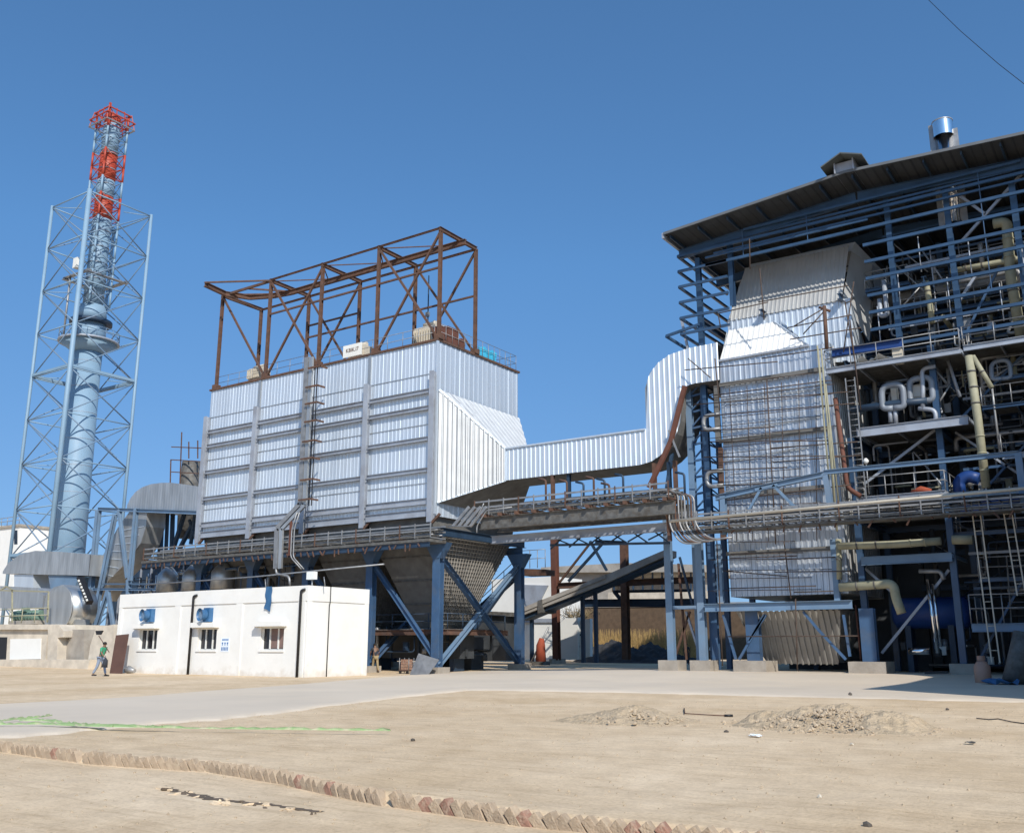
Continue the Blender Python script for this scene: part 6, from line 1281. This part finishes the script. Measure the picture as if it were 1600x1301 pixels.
# ------------------------------------------------------------------ people
def skin(name, chain, m, par, sub=1):
    """chain: list of (point, radius, parent index)"""
    me = bpy.data.meshes.new(name); o3 = origin(par); me.from_pydata([tuple(V(p) - o3) for p, r, q in chain], [(q, i) for i, (p, r, q) in enumerate(chain) if q is not None], [])
    o = bpy.data.objects.new(name, me); COL.objects.link(o); o.parent = par; me.materials.append(M[m])
    md = o.modifiers.new('s', 'SKIN'); me.skin_vertices.new() if not me.skin_vertices else None
    for i, (p, r, q) in enumerate(chain): v = me.skin_vertices[0].data[i]; v.radius = (r, r); v.use_root = (i == 0)
    sb_ = o.modifiers.new('d', 'SUBSURF'); sb_.levels = sb_.render_levels = sub; md.use_smooth_shade = True; return o
def person(lab, base, face, scale, hand_l, hand_r, foot_l, foot_r, lean, shirt, trouser, elbow_l=None, elbow_r=None):
    """face: heading in degrees, limbs in local (side, forward, up) metres for a 1.7 m body"""
    t = T('person', lab, 'person', base); f = V((math.cos(R(face)), math.sin(R(face)), 0)); s_ = V((f.y, -f.x, 0))
    def L(a, b, c): return V(base) + (s_ * a + f * b + V((0, 0, c))) * scale
    pel, ch_, nk, hd = L(0, 0, .92), L(0, lean * .7, 1.32), L(0, lean, 1.47), L(0, lean + .05, 1.6)
    sh = [L(-.19, lean * .9, 1.4), L(.19, lean * .9, 1.4)]; hp_ = [L(-.1, 0, .88), L(.1, 0, .88)]
    ft_ = [foot_l, foot_r]; hn = [hand_l, hand_r]; el_ = [elbow_l, elbow_r]; body = [(pel, .12 * scale, None), (L(0, lean * .4, 1.12), .115 * scale, 0), (ch_, .14 * scale, 1), (nk, .055 * scale, 2), (hd, .085 * scale, 3), (L(0, lean + .05, 1.68), .075 * scale, 4)]
    shirt_c = [(pel + V((0, 0, -.04)), .135 * scale, None), (L(0, lean * .4, 1.12), .135 * scale, 0), (ch_, .16 * scale, 1), (nk - V((0, 0, .03)), .075 * scale, 2)]
    tr_c = [(pel, .14 * scale, None)]
    for k in (0, 1):
        e = L(*(el_[k] or ((-.26 if k == 0 else .26), (hn[k][1] + lean) * .45 - .05, (1.4 + hn[k][2]) / 2))); h = L(*hn[k]); d = (h - e).normalized()
        i = len(body); body += [(sh[k], .055 * scale, 2), (e, .042 * scale, i), (h, .027 * scale, i + 1), (h + d * .07 * scale, .03 * scale, i + 2)]
        for q in range(4): body.append((h + d * (.15 - .01 * abs(q - 1)) * scale + s_ * (q - 1.5) * .02 * scale, .009 * scale, i + 3))
        body.append((h + d * .08 * scale + s_ * (.045 if k == 0 else -.045) * scale, .01 * scale, i + 2))
        j = len(shirt_c); shirt_c += [(sh[k], .075 * scale, 2), (sh[k].lerp(e, .85), .06 * scale, j)]
        kn = L(ft_[k][0] * .9, (ft_[k][1]) * .5 + .05, .48); an = L(ft_[k][0], ft_[k][1], .08 + ft_[k][2])
        i = len(body); body += [(hp_[k], .08 * scale, 0), (kn, .055 * scale, i), (an, .038 * scale, i + 1), (an + f * .15 * scale - V((0, 0, .04)), .035 * scale, i + 2)]
        j = len(tr_c); tr_c += [(hp_[k], .1 * scale, 0), (kn, .075 * scale, j), (an + V((0, 0, .03)), .058 * scale, j + 1)]
    skin('body', body, 'skin', t); skin('shirt', shirt_c, shirt, t); skin('trousers', tr_c, trouser, t)
    hc = L(0, lean + .03, 1.655); MB().tube([hc + V((0, 0, -.06)), hc, hc + V((0, 0, .05)), hc + V((0, 0, .085))], [.09 * scale, .108 * scale, .09 * scale, .03], 12).build('hair', 'hair', t)
    for sx in (-.035, .035): c = L(sx, lean + .135, 1.615); MB().tube([c, c + f * .012], .012, 6).build('eye', 'black', t)
    c = L(0, lean + .135, 1.585); MB().tube([c + V((0, 0, .03)), c + f * .03, c], [.01, .016, .008], 6).build('nose', 'skin', t)
    for k, (fx, fy, fz) in enumerate(ft_): c = L(fx, fy + .05, .04 + fz); MB().beam(c - f * .1, c + f * .17, .09, .07).build('shoe', 'black', t)
    return t, L
b0 = WG(155, 1056); pr, L_ = person('person in green shirt and grey trousers walking right with a shovel over the shoulder', b0, 20, 1.08, (-.2, .1, 1.25), (.28, .42, .95), (-.1, .28, 0), (.1, -.32, .02), .12, 'green', 'jeans')
shv = T('shovel', 'black shovel carried over the shoulder of the walking person', 'shovel', L_(-.2, .1, 1.3)); a, b_ = L_(-.22, .3, 1.2), L_(-.2, -.42, 2.05); MB().tube([a, b_], .022, 6).build('handle', 'brown', shv)
d = (b_ - a).normalized(); MB().quadbox([b_ + V((-.22, -.02, .05)), b_ + V((.2, -.02, .05)), b_ + V((.2, .04, .05)), b_ + V((-.22, .04, .05)), b_ + V((-.35, -.02, .28)), b_ + V((.36, -.02, .28)), b_ + V((.36, .06, .28)), b_ + V((-.35, .06, .28))]).build('blade', 'black', shv)
bag = T('shoulder_bag', 'dark bag hanging from the hand of the walking person', 'bag', L_(.3, .5, .5)); MB().tube([L_(.3, .5, .95), L_(.3, .52, .8), L_(.32, .5, .45)], [.02, .12, .16], 10).build('bag_body', 'dark_cloth', bag); MB().tube([L_(.3, .5, .95), L_(.3, .5, 1.05)], .012, 5).build('bag_strap', 'black', bag)
b1 = WG(586, 1050); person('person in dark shirt and khaki trousers stepping beside the white building corner', b1, 150, 1.12, (-.25, .3, 1.0), (.25, .25, .95), (-.12, .15, 0), (.12, -.3, 0), .14, 'dark_cloth', 'khaki')
b2 = W(1387, 1024, Y=75); b2.z = ground_z(b2.x, b2.y); 
b3 = WG(1069, 1031); b3 = V((W(1073, 1020, Y=78).x, 78, ground_z(-35, 78))); person('person in dark clothes standing in the shade between the two slim blue legs', b3, -60, 1.0, (-.25, .15, .8), (.25, .15, .85), (-.12, .05, 0), (.12, -.05, 0), .05, 'dark_cloth', 'dark_cloth')
b4 = V((W(1114, 1020, Y=74).x, 74, ground_z(-35, 74))); person('person in pale shirt standing in the shade left of the boiler block leg', b4, -60, 1.0, (-.28, .1, .8), (.28, .1, .8), (-.12, .05, 0), (.12, -.05, 0), .0, 'paper', 'jeans')
og = T('orange_machine', 'orange-red machine part standing by the foot of the right blue leg', 'machine', W(845, 1030, Y=66)); c = V((W(845, 1025, Y=70).x, 70, 0.1))
MB().tube([c + V((0, 0, .3)), c + V((0, 0, 1.6)), c + V((.1, 0, 2.2))], [.45, .38, .2], 12).build('drum_body', 'orange', og); MB().box(c + V((-.6, -.5, 0)), c + V((.6, .5, .3))).build('machine_base', 'tray', og); MB().tube([c + V((-1.0, 0, .2)), c + V((.8, 0, 3.1))], .08, 6).build('machine_lever', 'galv', og)
